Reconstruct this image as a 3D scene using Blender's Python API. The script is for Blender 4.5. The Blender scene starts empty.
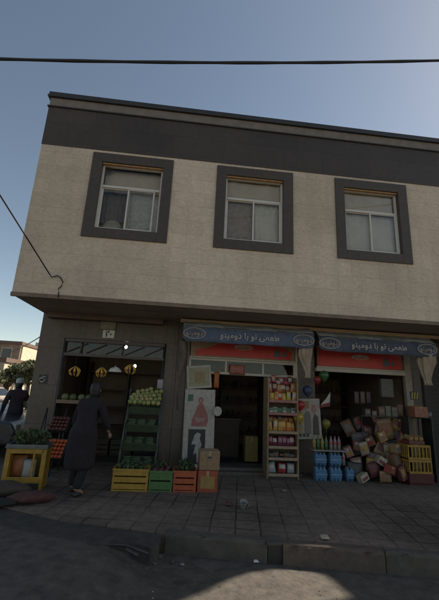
import bpy, bmesh, math, random
from math import sin, cos, pi, radians
from mathutils import Vector, Matrix, Euler
random.seed(7)
SC = bpy.context.scene
COL = SC.collection

# ---------------------------------------------------------------- camera
PITCH, ROLL, YAW, FPX = 0.256, 0.04866, 0.09455, 355.0
EYE = Vector((0, 0, 1.6))
_F = Vector((sin(YAW)*cos(PITCH), cos(YAW)*cos(PITCH), sin(PITCH)))
_R0 = Vector((cos(YAW), -sin(YAW), 0)); _U0 = _R0.cross(_F)
_R = _R0*cos(ROLL) + _U0*sin(ROLL); _U = _U0*cos(ROLL) - _R0*sin(ROLL)
cd = bpy.data.cameras.new('camera'); cam = bpy.data.objects.new('camera', cd); COL.objects.link(cam)
cam.matrix_world = Matrix(((_R.x, _U.x, -_F.x, EYE.x), (_R.y, _U.y, -_F.y, EYE.y), (_R.z, _U.z, -_F.z, EYE.z), (0, 0, 0, 1)))
cd.sensor_fit = 'VERTICAL'; cd.sensor_height = 24; cd.lens = 24*FPX/600; cd.clip_end = 1000; cd.clip_start = .05
SC.camera = cam

def at(px, py, Y):
    d = _F + _R*((px-219.5)/FPX) - _U*((py-300)/FPX)
    return EYE + d*(Y/d.y)

# ---------------------------------------------------------------- world, sun, exposure
SUN_AZ, SUN_EL = 74.6, 42.0       # azimuth from +Y towards +X
w = bpy.data.worlds.new('World'); SC.world = w; w.use_nodes = True
nt = w.node_tree; bg = nt.nodes['Background']
sky = nt.nodes.new('ShaderNodeTexSky'); sky.sky_type = 'NISHITA'; sky.sun_disc = False
sky.sun_elevation = radians(SUN_EL); sky.sun_rotation = radians(SUN_AZ)
sky.air_density = 1.0; sky.dust_density = 1.3; sky.ozone_density = 1.0; sky.altitude = 1600
tint = nt.nodes.new('ShaderNodeMix'); tint.data_type = 'RGBA'; tint.blend_type = 'MULTIPLY'; tint.inputs['Factor'].default_value = 1
tint.inputs[7].default_value = (1.17, 1.0, .785, 1)      # warm dusty air
nt.links.new(sky.outputs[0], tint.inputs[6]); nt.links.new(tint.outputs[2], bg.inputs[0]); bg.inputs[1].default_value = 0.10
sd = bpy.data.lights.new('sun', 'SUN'); sd.energy = 5.0; sd.angle = radians(.45); sd.color = (1, .9, .76)
sun = bpy.data.objects.new('sun', sd); COL.objects.link(sun)
a, e = radians(SUN_AZ), radians(SUN_EL)
sun.rotation_euler = Vector((cos(e)*sin(a), cos(e)*cos(a), sin(e))).to_track_quat('Z', 'Y').to_euler()
SC.render.engine = 'CYCLES'
SC.view_settings.view_transform = 'Standard'; SC.view_settings.look = 'None'
SC.view_settings.exposure = 0.7; SC.view_settings.gamma = 1; SC.view_settings.use_curve_mapping = False

# ---------------------------------------------------------------- materials
MATS = {}
def N(nt, t, **k):
    n = nt.nodes.new(t)
    for a_, b_ in k.items(): setattr(n, a_, b_)
    return n
def M(key, col=(.5, .5, .5), rough=.7, var=.15, scale=6., bump=.05, metal=0., emit=0., stretch=(1, 1, 1), spec=.5, trans=0., alpha=1.):
    if key in MATS: return MATS[key]
    m = bpy.data.materials.new(key); m.use_nodes = True; t = m.node_tree; p = t.nodes['Principled BSDF']
    tc = N(t, 'ShaderNodeTexCoord'); mp = N(t, 'ShaderNodeMapping'); mp.inputs['Scale'].default_value = stretch
    t.links.new(tc.outputs['Object'], mp.inputs[0])
    nz = N(t, 'ShaderNodeTexNoise'); nz.inputs['Scale'].default_value = scale; nz.inputs['Detail'].default_value = 6; nz.inputs['Roughness'].default_value = .65
    t.links.new(mp.outputs[0], nz.inputs['Vector'])
    cr = N(t, 'ShaderNodeValToRGB'); cr.color_ramp.elements[0].position = .3; cr.color_ramp.elements[1].position = .7
    cr.color_ramp.elements[0].color = tuple(min(1, c*(1-var)) for c in col)+(1,)
    cr.color_ramp.elements[1].color = tuple(min(1, c*(1+var)) for c in col)+(1,)
    t.links.new(nz.outputs[0], cr.inputs[0]); t.links.new(cr.outputs[0], p.inputs['Base Color'])
    p.inputs['Roughness'].default_value = rough; p.inputs['Metallic'].default_value = metal
    p.inputs['Specular IOR Level'].default_value = spec
    p.inputs['Transmission Weight'].default_value = trans; p.inputs['Alpha'].default_value = alpha
    if bump:
        b = N(t, 'ShaderNodeBump'); b.inputs['Strength'].default_value = bump*4; b.inputs['Distance'].default_value = .01
        t.links.new(nz.outputs[0], b.inputs['Height']); t.links.new(b.outputs[0], p.inputs['Normal'])
    if emit:
        p.inputs['Emission Color'].default_value = tuple(col)+(1,); p.inputs['Emission Strength'].default_value = emit
    MATS[key] = m; return m

def brick_mat(key, c1, c2, mortar, bw, rh, msize, rough, axes='xz', rot=0., off=.5, streak=(1, 1, 1), nscale=3., nvar=.25, bump=.4, spec=.5, nbump=.15, stain=.0, drip=0, fade=0, warp=0):
    m = bpy.data.materials.new(key); m.use_nodes = True; t = m.node_tree; p = t.nodes['Principled BSDF']; L = t.links.new
    tc = N(t, 'ShaderNodeTexCoord'); sp = N(t, 'ShaderNodeSeparateXYZ'); L(tc.outputs['Object'], sp.inputs[0])
    cb = N(t, 'ShaderNodeCombineXYZ')
    if axes == 'xz':
        ad = N(t, 'ShaderNodeMath', operation='ADD'); L(sp.outputs['X'], ad.inputs[0]); L(sp.outputs['Y'], ad.inputs[1])
        L(ad.outputs[0], cb.inputs[0]); L(sp.outputs['Z'], cb.inputs[1])
    else:
        L(sp.outputs['X'], cb.inputs[0]); L(sp.outputs['Y'], cb.inputs[1])
    mp = N(t, 'ShaderNodeMapping'); mp.inputs['Rotation'].default_value = (0, 0, rot); L(cb.outputs[0], mp.inputs[0])
    br = N(t, 'ShaderNodeTexBrick'); br.offset = off
    if warp:
        wn = N(t, 'ShaderNodeTexNoise'); wn.inputs['Scale'].default_value = 2.2; wn.inputs['Detail'].default_value = 3; L(tc.outputs['Object'], wn.inputs['Vector'])
        w1 = N(t, 'ShaderNodeVectorMath', operation='MULTIPLY_ADD'); w1.inputs[1].default_value = (warp,)*3; L(wn.outputs['Color'], w1.inputs[0]); L(mp.outputs[0], w1.inputs[2]); L(w1.outputs[0], br.inputs['Vector'])
    else: L(mp.outputs[0], br.inputs['Vector'])
    for k, v in (('Color1', c1+(1,)), ('Color2', c2+(1,)), ('Mortar', mortar+(1,)), ('Scale', 1.), ('Mortar Size', msize), ('Mortar Smooth', .3), ('Bias', 0.), ('Brick Width', bw), ('Row Height', rh)):
        br.inputs[k].default_value = v
    ms = N(t, 'ShaderNodeMapping'); ms.inputs['Scale'].default_value = streak; L(tc.outputs['Object'], ms.inputs[0])
    nz = N(t, 'ShaderNodeTexNoise'); nz.inputs['Scale'].default_value = nscale; nz.inputs['Detail'].default_value = 9; nz.inputs['Roughness'].default_value = .68; L(ms.outputs[0], nz.inputs['Vector'])
    n2 = N(t, 'ShaderNodeTexNoise'); n2.inputs['Scale'].default_value = .7; n2.inputs['Detail'].default_value = 5; L(tc.outputs['Object'], n2.inputs['Vector'])
    r1 = N(t, 'ShaderNodeMapRange'); r1.inputs['From Min'].default_value = .3; r1.inputs['From Max'].default_value = .7; r1.inputs['To Min'].default_value = 1-nvar; r1.inputs['To Max'].default_value = 1+nvar; L(nz.outputs[0], r1.inputs[0])
    r2 = N(t, 'ShaderNodeMapRange'); r2.inputs['From Min'].default_value = .35; r2.inputs['From Max'].default_value = .65; r2.inputs['To Min'].default_value = 1-.12-stain; r2.inputs['To Max'].default_value = 1.1; L(n2.outputs[0], r2.inputs[0])
    mu = N(t, 'ShaderNodeMath', operation='MULTIPLY'); L(r1.outputs[0], mu.inputs[0]); L(r2.outputs[0], mu.inputs[1])
    if drip:
        md = N(t, 'ShaderNodeMapping'); md.inputs['Scale'].default_value = (5, 5, .35); L(tc.outputs['Object'], md.inputs[0])
        nd = N(t, 'ShaderNodeTexNoise'); nd.inputs['Scale'].default_value = 1.; nd.inputs['Detail'].default_value = 4; L(md.outputs[0], nd.inputs['Vector'])
        rd = N(t, 'ShaderNodeMapRange'); rd.inputs['From Min'].default_value = .35; rd.inputs['From Max'].default_value = .6; rd.inputs['To Min'].default_value = 1-drip; rd.inputs['To Max'].default_value = 1.; L(nd.outputs[0], rd.inputs[0])
        m3 = N(t, 'ShaderNodeMath', operation='MULTIPLY'); L(mu.outputs[0], m3.inputs[0]); L(rd.outputs[0], m3.inputs[1]); mu = m3
    colout = br.outputs['Color']
    if fade:
        rf = N(t, 'ShaderNodeMapRange'); rf.inputs['From Min'].default_value = .42; rf.inputs['From Max'].default_value = .6; rf.inputs['To Min'].default_value = 0; rf.inputs['To Max'].default_value = fade; L(n2.outputs[0], rf.inputs[0])
        mf = N(t, 'ShaderNodeMix'); mf.data_type = 'RGBA'; L(rf.outputs[0], mf.inputs['Factor']); L(colout, mf.inputs[6]); mf.inputs[7].default_value = tuple((a_+b_)/2 for a_, b_ in zip(c1, c2))+(1,); colout = mf.outputs[2]
    vm = N(t, 'ShaderNodeVectorMath', operation='SCALE'); L(colout, vm.inputs[0]); L(mu.outputs[0], vm.inputs['Scale'])
    L(vm.outputs[0], p.inputs['Base Color']); p.inputs['Roughness'].default_value = rough; p.inputs['Specular IOR Level'].default_value = spec
    inv = N(t, 'ShaderNodeMath', operation='MULTIPLY_ADD'); inv.inputs[1].default_value = -1.; inv.inputs[2].default_value = 1.; L(br.outputs['Fac'], inv.inputs[0])
    ma = N(t, 'ShaderNodeMath', operation='MULTIPLY_ADD'); ma.inputs[1].default_value = nbump; L(nz.outputs[0], ma.inputs[0]); L(inv.outputs[0], ma.inputs[2])
    b = N(t, 'ShaderNodeBump'); b.inputs['Strength'].default_value = bump; b.inputs['Distance'].default_value = .01; L(ma.outputs[0], b.inputs['Height']); L(b.outputs[0], p.inputs['Normal'])
    MATS[key] = m; return m

STONE = brick_mat('facade_travertine', (.62, .495, .375), (.56, .445, .335), (.50, .395, .295), .62, .31, .0035, .85, streak=(1, 1, 1.7), nscale=16, nvar=.17, bump=.5, stain=.0, drip=.07)
BAND = brick_mat('dark_granite_band', (.062, .044, .031), (.048, .034, .024), (.02, .016, .013), 1.1, .46, .004, .55, nscale=9, nvar=.15, bump=.2)
GRAN = brick_mat('dark_granite_wall', (.12, .088, .064), (.10, .075, .055), (.035, .028, .022), .5, .8, .004, .45, off=.0, nscale=10, nvar=.2, bump=.25)
PAVE = brick_mat('paving_slabs', (.195, .145, .108), (.14, .105, .08), (.035, .028, .022), .31, .31, .012, .85, axes='xy', rot=radians(9.5), off=0., nscale=9, nvar=.34, bump=.9, nbump=.5, stain=.3, fade=.85, warp=.045)
SOFF = brick_mat('soffit_stone', (.30, .25, .20), (.27, .22, .175), (.12, .10, .08), 1.2, 1.2, .006, .8, axes='xy', nscale=3, nvar=.15)
FARW = brick_mat('far_brick', (.33, .22, .15), (.28, .19, .13), (.2, .16, .13), .4, .2, .02, .9, nscale=3, nvar=.15)
ASPH = M('asphalt', (.06, .055, .05), .9, .3, 14, .25)
DUSTY = M('dusty_road', (.082, .070, .056), .92, .45, 7, .5)
CONC = M('kerb_concrete', (.085, .072, .058), .9, .3, 5, .2)
APRON = M('apron_concrete', (.05, .044, .037), .9, .4, 8, .3)
TRIM = M('tan_trim', (.36, .26, .16), .6, .2, 8, .05)
STRIP = M('parapet_tan', (.19, .155, .125), .7, .2, 5, .05)
COPE = M('coping_dark', (.035, .03, .028), .5, .2, 8, .05)
GFRAME = M('granite_surround', (.066, .048, .035), .55, .2, 12, .03)
ALU = M('white_aluminium', (.62, .57, .5), .4, .06, 8, .01)
CURT = M('curtain_beige', (.72, .61, .47), .9, .1, 4, .02)
CURT2 = M('curtain_light', (.78, .73, .63), .9, .1, 4, .02)
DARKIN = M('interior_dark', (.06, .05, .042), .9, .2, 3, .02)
INW = M('interior_wall', (.30, .23, .17), .9, .2, 3, .02)
STEEL = M('dark_steel', (.045, .042, .04), .5, .2, 10, .03, metal=.3)
WPOST = M('cream_paint', (.45, .39, .31), .55, .12, 6, .03)
BLUE = M('blue_awning_cloth', (.11, .14, .22), .85, .2, 7, .05)
GREYB = M('faded_awning_cloth', (.27, .29, .30), .85, .25, 6, .05)
RED = M('red_sign', (.50, .035, .025), .45, .15, 6, .01)
WHT = M('white_paint', (.62, .6, .56), .5, .08, 6, .01)
INK = M('black_ink', (.02, .02, .02), .5, .1, 6, .0)
CLOTHB = M('beige_curtain_cloth', (.36, .28, .21), .9, .2, 6, .05)
def glassm():
    m = bpy.data.materials.new('window_glass'); m.use_nodes = True; t = m.node_tree; t.nodes.clear(); L = t.links.new
    o = N(t, 'ShaderNodeOutputMaterial'); mx = N(t, 'ShaderNodeMixShader'); tr = N(t, 'ShaderNodeBsdfTransparent'); gl = N(t, 'ShaderNodeBsdfGlossy')
    tr.inputs[0].default_value = (.93, .93, .92, 1); gl.inputs['Roughness'].default_value = .04; fr = N(t, 'ShaderNodeFresnel'); fr.inputs[0].default_value = 1.4
    tc = N(t, 'ShaderNodeTexCoord'); nz = N(t, 'ShaderNodeTexNoise'); nz.inputs['Scale'].default_value = 1.5; L(tc.outputs['Object'], nz.inputs['Vector'])
    b = N(t, 'ShaderNodeBump'); b.inputs['Strength'].default_value = .05; L(nz.outputs[0], b.inputs['Height']); L(b.outputs[0], gl.inputs['Normal'])
    L(fr.outputs[0], mx.inputs[0]); L(tr.outputs[0], mx.inputs[1]); L(gl.outputs[0], mx.inputs[2]); L(mx.outputs[0], o.inputs[0]); return m
GLASS = glassm()
def C(key, *c, r=.55, v=.22): return M(key, tuple(x*.8 for x in c), r, v, 14, .04)
YEL = C('yellow_plastic', .42, .24, .03); GRN = C('green_plastic', .07, .16, .045); ORG = C('orange_plastic', .42, .09, .03)
CARD = C('cardboard', .30, .19, .11, r=.85); REDC = C('red_plastic', .22, .03, .03)

# ---------------------------------------------------------------- mesh helpers
class MB:
    def __init__(s): s.bm = bmesh.new()
    def _f(s, vs, m, sm=False):
        try: f = s.bm.faces.new(vs)
        except ValueError: return
        f.material_index = m; f.smooth = sm
    def bx(s, x0, x1, y0, y1, z0, z1, m=0, mat=None):
        P = [Vector(p) for p in ((x0, y0, z0), (x1, y0, z0), (x1, y1, z0), (x0, y1, z0), (x0, y0, z1), (x1, y0, z1), (x1, y1, z1), (x0, y1, z1))]
        if mat is not None: P = [mat @ p for p in P]
        v = [s.bm.verts.new(p) for p in P]
        for q in ((3, 2, 1, 0), (4, 5, 6, 7), (0, 1, 5, 4), (1, 2, 6, 5), (2, 3, 7, 6), (3, 0, 4, 7)): s._f([v[i] for i in q], m)
        return s
    def tube(s, pts, r, n=8, m=0, cap=True):
        pts = [Vector(p) for p in pts]; rr = r if isinstance(r, (list, tuple)) else [r]*len(pts); rings = []
        up = Vector((0, 0, 1))
        for i, p in enumerate(pts):
            d = (pts[min(i+1, len(pts)-1)]-pts[max(i-1, 0)]).normalized()
            a_ = d.cross(up)
            if a_.length < .05: a_ = d.cross(Vector((0, 1, 0)))
            a_.normalize(); b_ = d.cross(a_)
            rings.append([s.bm.verts.new(p+(a_*cos(2*pi*k/n)+b_*sin(2*pi*k/n))*rr[i]) for k in range(n)])
        for i in range(len(rings)-1):
            for k in range(n): s._f([rings[i][k], rings[i][(k+1) % n], rings[i+1][(k+1) % n], rings[i+1][k]], m, True)
        if cap: s._f(rings[0][::-1], m); s._f(rings[-1], m)
        return s
    def lathe(s, prof, n=14, m=0, mat=None):
        rings = []
        for r, z in prof:
            if r < 1e-5: rings.append([s.bm.verts.new((mat or Matrix()) @ Vector((0, 0, z)))]); continue
            rings.append([s.bm.verts.new((mat or Matrix()) @ Vector((r*cos(2*pi*k/n), r*sin(2*pi*k/n), z))) for k in range(n)])
        for A, B in zip(rings, rings[1:]):
            for k in range(n):
                q = [A[k % len(A)], A[(k+1) % len(A)], B[(k+1) % len(B)], B[k % len(B)]]
                u = []
                for x in q:
                    if x not in u: u.append(x)
                if len(u) > 2: s._f(u, m, True)
        return s
    def ball(s, c, r, m=0, sc=(1, 1, 1), n=12, jit=0, rot=None):
        mat = Matrix.Translation(c) @ (rot or Matrix()) @ Matrix.Diagonal((sc[0], sc[1], sc[2], 1))
        k = max(5, n//2+2)
        i0 = len(s.bm.verts)
        s.lathe([(r*sin(pi*i/k)*(1+(random.uniform(-jit, jit) if 0 < i < k else 0)), -r*cos(pi*i/k)) for i in range(k+1)], n, m, mat)
        return s
    def prism(s, poly, y0, y1, m=0, mat=None):      # poly in xz
        f = lambda x, y, z: s.bm.verts.new((mat or Matrix()) @ Vector((x, y, z)))
        A = [f(x, y0, z) for x, z in poly]; B = [f(x, y1, z) for x, z in poly]; n = len(poly)
        s._f(A, m); s._f(B[::-1], m)
        for i in range(n): s._f([A[i], B[i], B[(i+1) % n], A[(i+1) % n]], m)
        return s
    def pillow(s, w_, h, t, m=0, mat=None, seg=(8, 10), m2=None, wr=.15):   # a sealed bag standing on z=0, face to -y
        nx, nz = seg; mat = mat or Matrix(); G = {}
        for side in (-1, 1):
            for i in range(nx+1):
                for j in range(nz+1):
                    u, v = i/nx, j/nz
                    d = (sin(pi*u)**.55)*(max(0, sin(pi*min(1, max(0, (v-.07)/.86))))**.5)
                    edge = (i in (0, nx) or j in (0, nz))
                    if edge and side == 1: G[(1, i, j)] = G[(-1, i, j)]; continue
                    y = side*t/2*(d*(1+random.uniform(-wr, wr)) if not edge else 0)
                    x = (u-.5)*w_*(1-.10*d*abs(2*v-1)) + random.uniform(-1, 1)*w_*.01
                    G[(side, i, j)] = s.bm.verts.new(mat @ Vector((x, y, v*h)))
        for side in (-1, 1):
            for i in range(nx):
                for j in range(nz):
                    q = [G[(side, i, j)], G[(side, i+1, j)], G[(side, i+1, j+1)], G[(side, i, j+1)]]
                    mm = m2 if (m2 is not None and nz*.3 < j < nz*.72 and 0 < i < nx-1) else m
                    s._f(q if side < 0 else q[::-1], mm, True)
        return s
    def leaves(s, c, rad, n, size, m=0, msh=1):
        for _ in range(n):
            while True:
                p = Vector([random.uniform(-1, 1) for _ in range(3)])
                if p.length < 1: break
            p = Vector(c)+Vector((p.x*rad[0], p.y*rad[1], p.z*rad[2])); q = Euler([random.uniform(0, 6.3) for _ in range(3)]).to_matrix()
            z = size*random.uniform(.6, 1.3)
            vs = [s.bm.verts.new(p+q @ Vector(v)) for v in ((-z, 0, 0), (0, -z*.45, .1*z), (z, 0, 0), (0, z*.45, .1*z))]
            s._f(vs, m+random.randrange(msh))
        return s
    def build(s, name, mats, parent=None, loc=None, rz=0, bev=0):
        bmesh.ops.recalc_face_normals(s.bm, faces=s.bm.faces[:]) if not getattr(s, 'open', False) else None
        me = bpy.data.meshes.new(name); s.bm.to_mesh(me); s.bm.free()
        for m_ in (mats if isinstance(mats, (list, tuple)) else [mats]): me.materials.append(m_)
        o = bpy.data.objects.new(name, me); COL.objects.link(o)
        if parent: o.parent = parent
        if loc is not None: o.location = loc
        o.rotation_euler.z = rz
        if bev:
            b = o.modifiers.new('bevel', 'BEVEL'); b.width = bev; b.segments = 2; b.limit_method = 'ANGLE'
        return o
def tag(o, label=None, cat=None, group=None, kind=None):
    if label: o['label'] = label
    if cat: o['category'] = cat
    if group: o['group'] = group
    if kind: o['kind'] = kind
    return o
def thing(name, label, cat, loc=(0, 0, 0), rz=0, group=None):
    o = bpy.data.objects.new(name, None); COL.objects.link(o); o.location = loc; o.rotation_euler.z = rz; o.empty_display_size = .1
    return tag(o, label, cat, group)
def dup(root, loc, rz=None, label=None, group=None, scale=None):
    r = root.copy(); COL.objects.link(r); r.location = loc
    if rz is not None: r.rotation_euler.z = rz
    if scale: r.scale = scale
    if label: r['label'] = label
    if group: r['group'] = group
    for ch in list(root.children):
        c = ch.copy(); COL.objects.link(c); c.parent = r
        for g in list(ch.children):
            d = g.copy(); COL.objects.link(d); d.parent = c
    return r
def text(body, size, mat, loc, rot=(pi/2, 0, 0), parent=None, name='lettering', ext=.002, bold=0, sx=1., shear=0):
    cu = bpy.data.curves.new(name, 'FONT'); cu.body = body; cu.size = size; cu.align_x = 'CENTER'; cu.align_y = 'CENTER'; cu.extrude = ext; cu.offset = bold
    o = bpy.data.objects.new('t', cu); COL.objects.link(o); bpy.context.view_layer.update()
    me = bpy.data.meshes.new_from_object(o.evaluated_get(bpy.context.evaluated_depsgraph_get())); bpy.data.objects.remove(o)
    me.materials.clear(); me.materials.append(mat)
    p = bpy.data.objects.new(name, me); COL.objects.link(p); p.location = loc; p.rotation_euler = rot; p.scale = (sx, 1, 1)
    if parent: p.parent = parent
    return p
def ring(cx, cz, rx, rz_, n=32): return [(cx+rx*cos(2*pi*k/n), cz+rz_*sin(2*pi*k/n)) for k in range(n)]
DOMINO = '\uFEEE\uFEE8\uFBFF\uFEE3\uFEED\uFEA9'
SLOGAN = DOMINO + ' \uFE8E\uFE91 \uFEEE\uFEE7 \uFBFD\uFEE4\uFECC\uFEC3'

# ================================================================ SETTING
def kerb_y(x):          # front edge of the pavement
    K = [(-30, 14), (-8, 9.4), (-3.4, 6.25), (-2.3, 5.6), (-1.35, 5.1), (-.06, 4.72), (1.18, 4.46), (2.92, 4.15), (6, 3.6), (14, 2.3), (40, 0)]
    for (a0, b0), (a1, b1) in zip(K, K[1:]):
        if a0 <= x <= a1: return b0+(b1-b0)*(x-a0)/(a1-a0)
    return 14
def sstep(t): t = max(0, min(1, t)); return t*t*(3-2*t)
def road_z(x, y):
    f = sstep((x+.8)/.65) * sstep((9-y)/2.)
    return -.02 - .18*f
def sheet(name, xs, ys, zf, mat):
    b = MB(); b.open = True; g = [[b.bm.verts.new((x, y, zf(x, y))) for y in ys] for x in xs]
    for i in range(len(xs)-1):
        for j in range(len(ys)-1): b._f([g[i][j], g[i+1][j], g[i+1][j+1], g[i][j+1]], 0, True)
    return tag(b.build(name, mat), kind='structure')
xs = [-300, -120, -60, -30, -15, -8, -5, -4, -3, -2.5, -2, -1.7, -1.5, -1.3, -1.1, -.9, -.7, -.5, -.3, -.1, .2, 1, 2, 3, 5, 8, 15, 40, 120, 300]
ys = [-250, -100, -30, -10, -3, 0, 2, 3, 3.5, 4, 4.5, 5, 5.5, 6, 7, 7.5, 8, 8.5, 9, 10, 14, 25, 50, 120, 400]
sheet('road', xs, ys, road_z, DUSTY)
# pavement slab, follows the kerb
b = MB(); X = [-3.4, -3.18, -2.3, -1.8, -1.35, -.7, -.06, .5, 1.18, 2.05, 2.92, 4.5, 6, 10, 14, 40]
top_ = [(x, kerb_y(x)) for x in X]; bm = b.bm
f = [bm.verts.new((x, y, 0)) for x, y in top_]; fb = [bm.verts.new((x, y, -.3)) for x, y in top_]; bk = [bm.verts.new((x, 8.6, 0)) for x, y in top_]
for i in range(len(X)-1):
    b._f([f[i], f[i+1], bk[i+1], bk[i]], 0); b._f([fb[i], fb[i+1], f[i+1], f[i]], 0)
b._f([fb[0], f[0], bk[0]], 0)
b.open = True
tag(b.build('pavement', PAVE), kind='structure')
# asphalt patch in front of the left part of the pavement, ending in a broken edge
b = MB()
P = [(-3.9, 6.35), (-2.3, 5.57), (-1.35, 5.07), (-.10, 4.69), (-.12, 4.42), (-.2, 4.36), (-.42, 4.47), (-.8, 4.42), (-1.6, 4.75), (-2.6, 5.2), (-4, 5.9)]
A = [b.bm.verts.new((x, y, -.012)) for x, y in P]; B = [b.bm.verts.new((x, y-.01, -.25)) for x, y in P]
b._f(A[::-1], 0)
for i in range(len(P)): b._f([A[i], A[(i+1) % len(P)], B[(i+1) % len(P)], B[i]], 0)
tag(b.build('asphalt_path', APRON, bev=.01), kind='structure')
# kerb stones along the raised part: each a long block
kr = thing('kerb', 'long worn concrete kerb stepping down from the paved area to the road', 'kerb')
def kerbblock(x0, x1, h0, mat, name='kerb_block'):
    y0, y1 = kerb_y(x0), kerb_y(x1); b = MB(); L = math.hypot(x1-x0, y1-y0)
    mt = Matrix.Translation((x0, y0, 0)) @ Matrix.Rotation(math.atan2(y1-y0, x1-x0), 4, 'Z')
    n = max(4, int(L/.06)); prof_ = [(-.035, -.27), (-.036, -.12), (-.034, -.02), (-.022, .004), (0, .012), (.06, .012), (.10, .011), (.10, -.27)]; rings = []
    for i in range(n+1):
        row = []
        for k, (py_, pz_) in enumerate(prof_):
            j = .006 if 0 < k < 6 else 0
            chip = random.uniform(.01, .03) if (k in (2, 3) and random.random() < .12) else 0
            row.append(b.bm.verts.new(mt @ Vector((L*i/n, py_+random.uniform(-j, j)+chip, pz_+random.uniform(-j, j)*.6-chip*.6))))
        rings.append(row)
    for i in range(n):
        for k in range(len(prof_)-1): b._f([rings[i][k], rings[i+1][k], rings[i+1][k+1], rings[i][k+1]], 0)
    b._f(rings[0], 0); b._f(rings[-1][::-1], 0)
    b.build(name, mat, kr)
kerbblock(-.04, 1.1, 0, CONC); kerbblock(1.27, 2.35, 0, C('kerb_reddish', .125, .092, .07, r=.9)); kerbblock(2.36, 3.6, 0, CONC); kerbblock(3.61, 5, 0, CONC); kerbblock(5.01, 7, 0, CONC); kerbblock(7.01, 10, 0, CONC)
b = MB(); b.bx(1.1, 1.27, kerb_y(1.18)-.022, kerb_y(1.18)+.06, -.25, -.02); tag(b.build('drain_painted_dark', INK, kr))  # shallow black box, paints the shade inside the drain opening
b = MB(); b.bx(1.09, 1.28, kerb_y(1.18)-.03, kerb_y(1.18)+.2, -.019, .012); b.build('drain_lintel', CONC, kr, bev=.005)
# broken bits at the kerb end
for i, (x, y, s) in enumerate([(-.1, 4.58, .05), (-.14, 4.4, .035), (.05, 4.45, .03), (-.22, 4.3, .03)]):
    b = MB(); b.ball((0, 0, 0), s, 0, (1, .8, .5), 7, .25)
    tag(b.build('stone', CONC, loc=(x, y, -.2+s*.4 if i else -.19)), ['larger broken kerb chunk at the kerb end', 'small broken chunk in front of the kerb end', 'small broken chunk right of the kerb end', 'tiny chunk left of the kerb end'][i], 'rubble', 'rubble by the kerb end')
b = MB(); b.tube([(-.62, 4.36, .004), (-.45, 4.33, .012), (-.2, 4.21, -.02)], .016, 6); b.tube([(-.43, 4.27, .0), (-.3, 4.2, -.04)], .02, 6)
tag(b.build('dark_stroke', STEEL), 'dark bent rod lying at the broken kerb end', 'stroke')  # dark tubes added to draw the strokes along the broken edge

# ================================================================ MAIN BUILDING
BL = thing('corner_building', 'two-storey shop building with stone-clad upper floor and dark granite ground floor', 'building')
X0, X1 = -3.18, 7.2; YF, YW, YB = 6.6, 8.2, 15.0; ZS, ZB, ZT = 3.21, 6.36, 7.63
WIN = [(-2.13, -.48), (.44, 2.09), (3.03, 4.68)]
WZ0, WZ1 = 4.41, 6.29
OP = .205   # border width
# upper front wall with real openings
b = MB()
cuts = [X0]
for a0, a1 in WIN: cuts += [a0+.02, a1-.02]
cuts.append(X1)
for i in range(0, len(cuts), 2): b.bx(cuts[i], cuts[i+1], YF, YF+.25, ZS, ZB)
for a0, a1 in WIN: b.bx(a0+.02, a1-.02, YF, YF+.25, ZS, WZ0+.02); b.bx(a0+.02, a1-.02, YF, YF+.25, WZ1-.02, ZB)
b.bx(X0, X0+.25, YF+.25, YB, ZS, ZB); b.bx(X1-.25, X1, YF+.25, YB, ZS, ZB); b.bx(X0+.25, X1-.25, YB-.25, YB, ZS, ZB)
b.build('upper_wall', STONE, BL)
b = MB(); b.bx(X0-.006, X1, YF-.012, YB, ZB+.001, 7.27); b.build('granite_band', BAND, BL)
b = MB(); b.bx(X0-.03, X1, YF-.04, YB, 7.271, 7.30, 1); b.bx(X0-.0, X1, YF-.02, YB, 7.301, 7.50, 0); b.bx(X0-.05, X1, YF-.07, YB+.05, 7.501, 7.545, 1); b.bx(X0-.035, X1, YF-.05, YB+.05, 7.546, ZT, 1)
b.build('parapet_coping', [STRIP, COPE], BL, bev=.004)
# room shell upstairs (dark) so that windows look into rooms
b = MB(); b.bx(X0+.26, X1-.26, YF+2.2, YF+2.3, ZS+.05, ZB-.02); b.build('room_wall', INW, BL)
b = MB(); b.bx(X0+.005, X1, YF+.004, YB-.01, ZS-.05, ZS-.001); b.build('soffit', SOFF, BL)
b = MB(); b.bx(X0-.012, X1, YF-.014, YF+.05, ZS-.075, ZS-.0005); b.build('drip_edge', M('drip_edge_brown', (.17, .12, .08), .7, .25, 6, .05), BL)
# long tan rail near wall under the soffit (awning rail)
b = MB(); b.bx(-.1, X1, 7.62, 7.70, ZS-.16, ZS-.085); b.build('soffit_rail', TRIM, BL)
b = MB(); b.bx(X0+.16, -.5, 7.98, 8.19, ZS-.17, ZS-.055); b.build('soffit_box', M('box_brown', (.12, .09, .07), .7, .2), BL)

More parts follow.
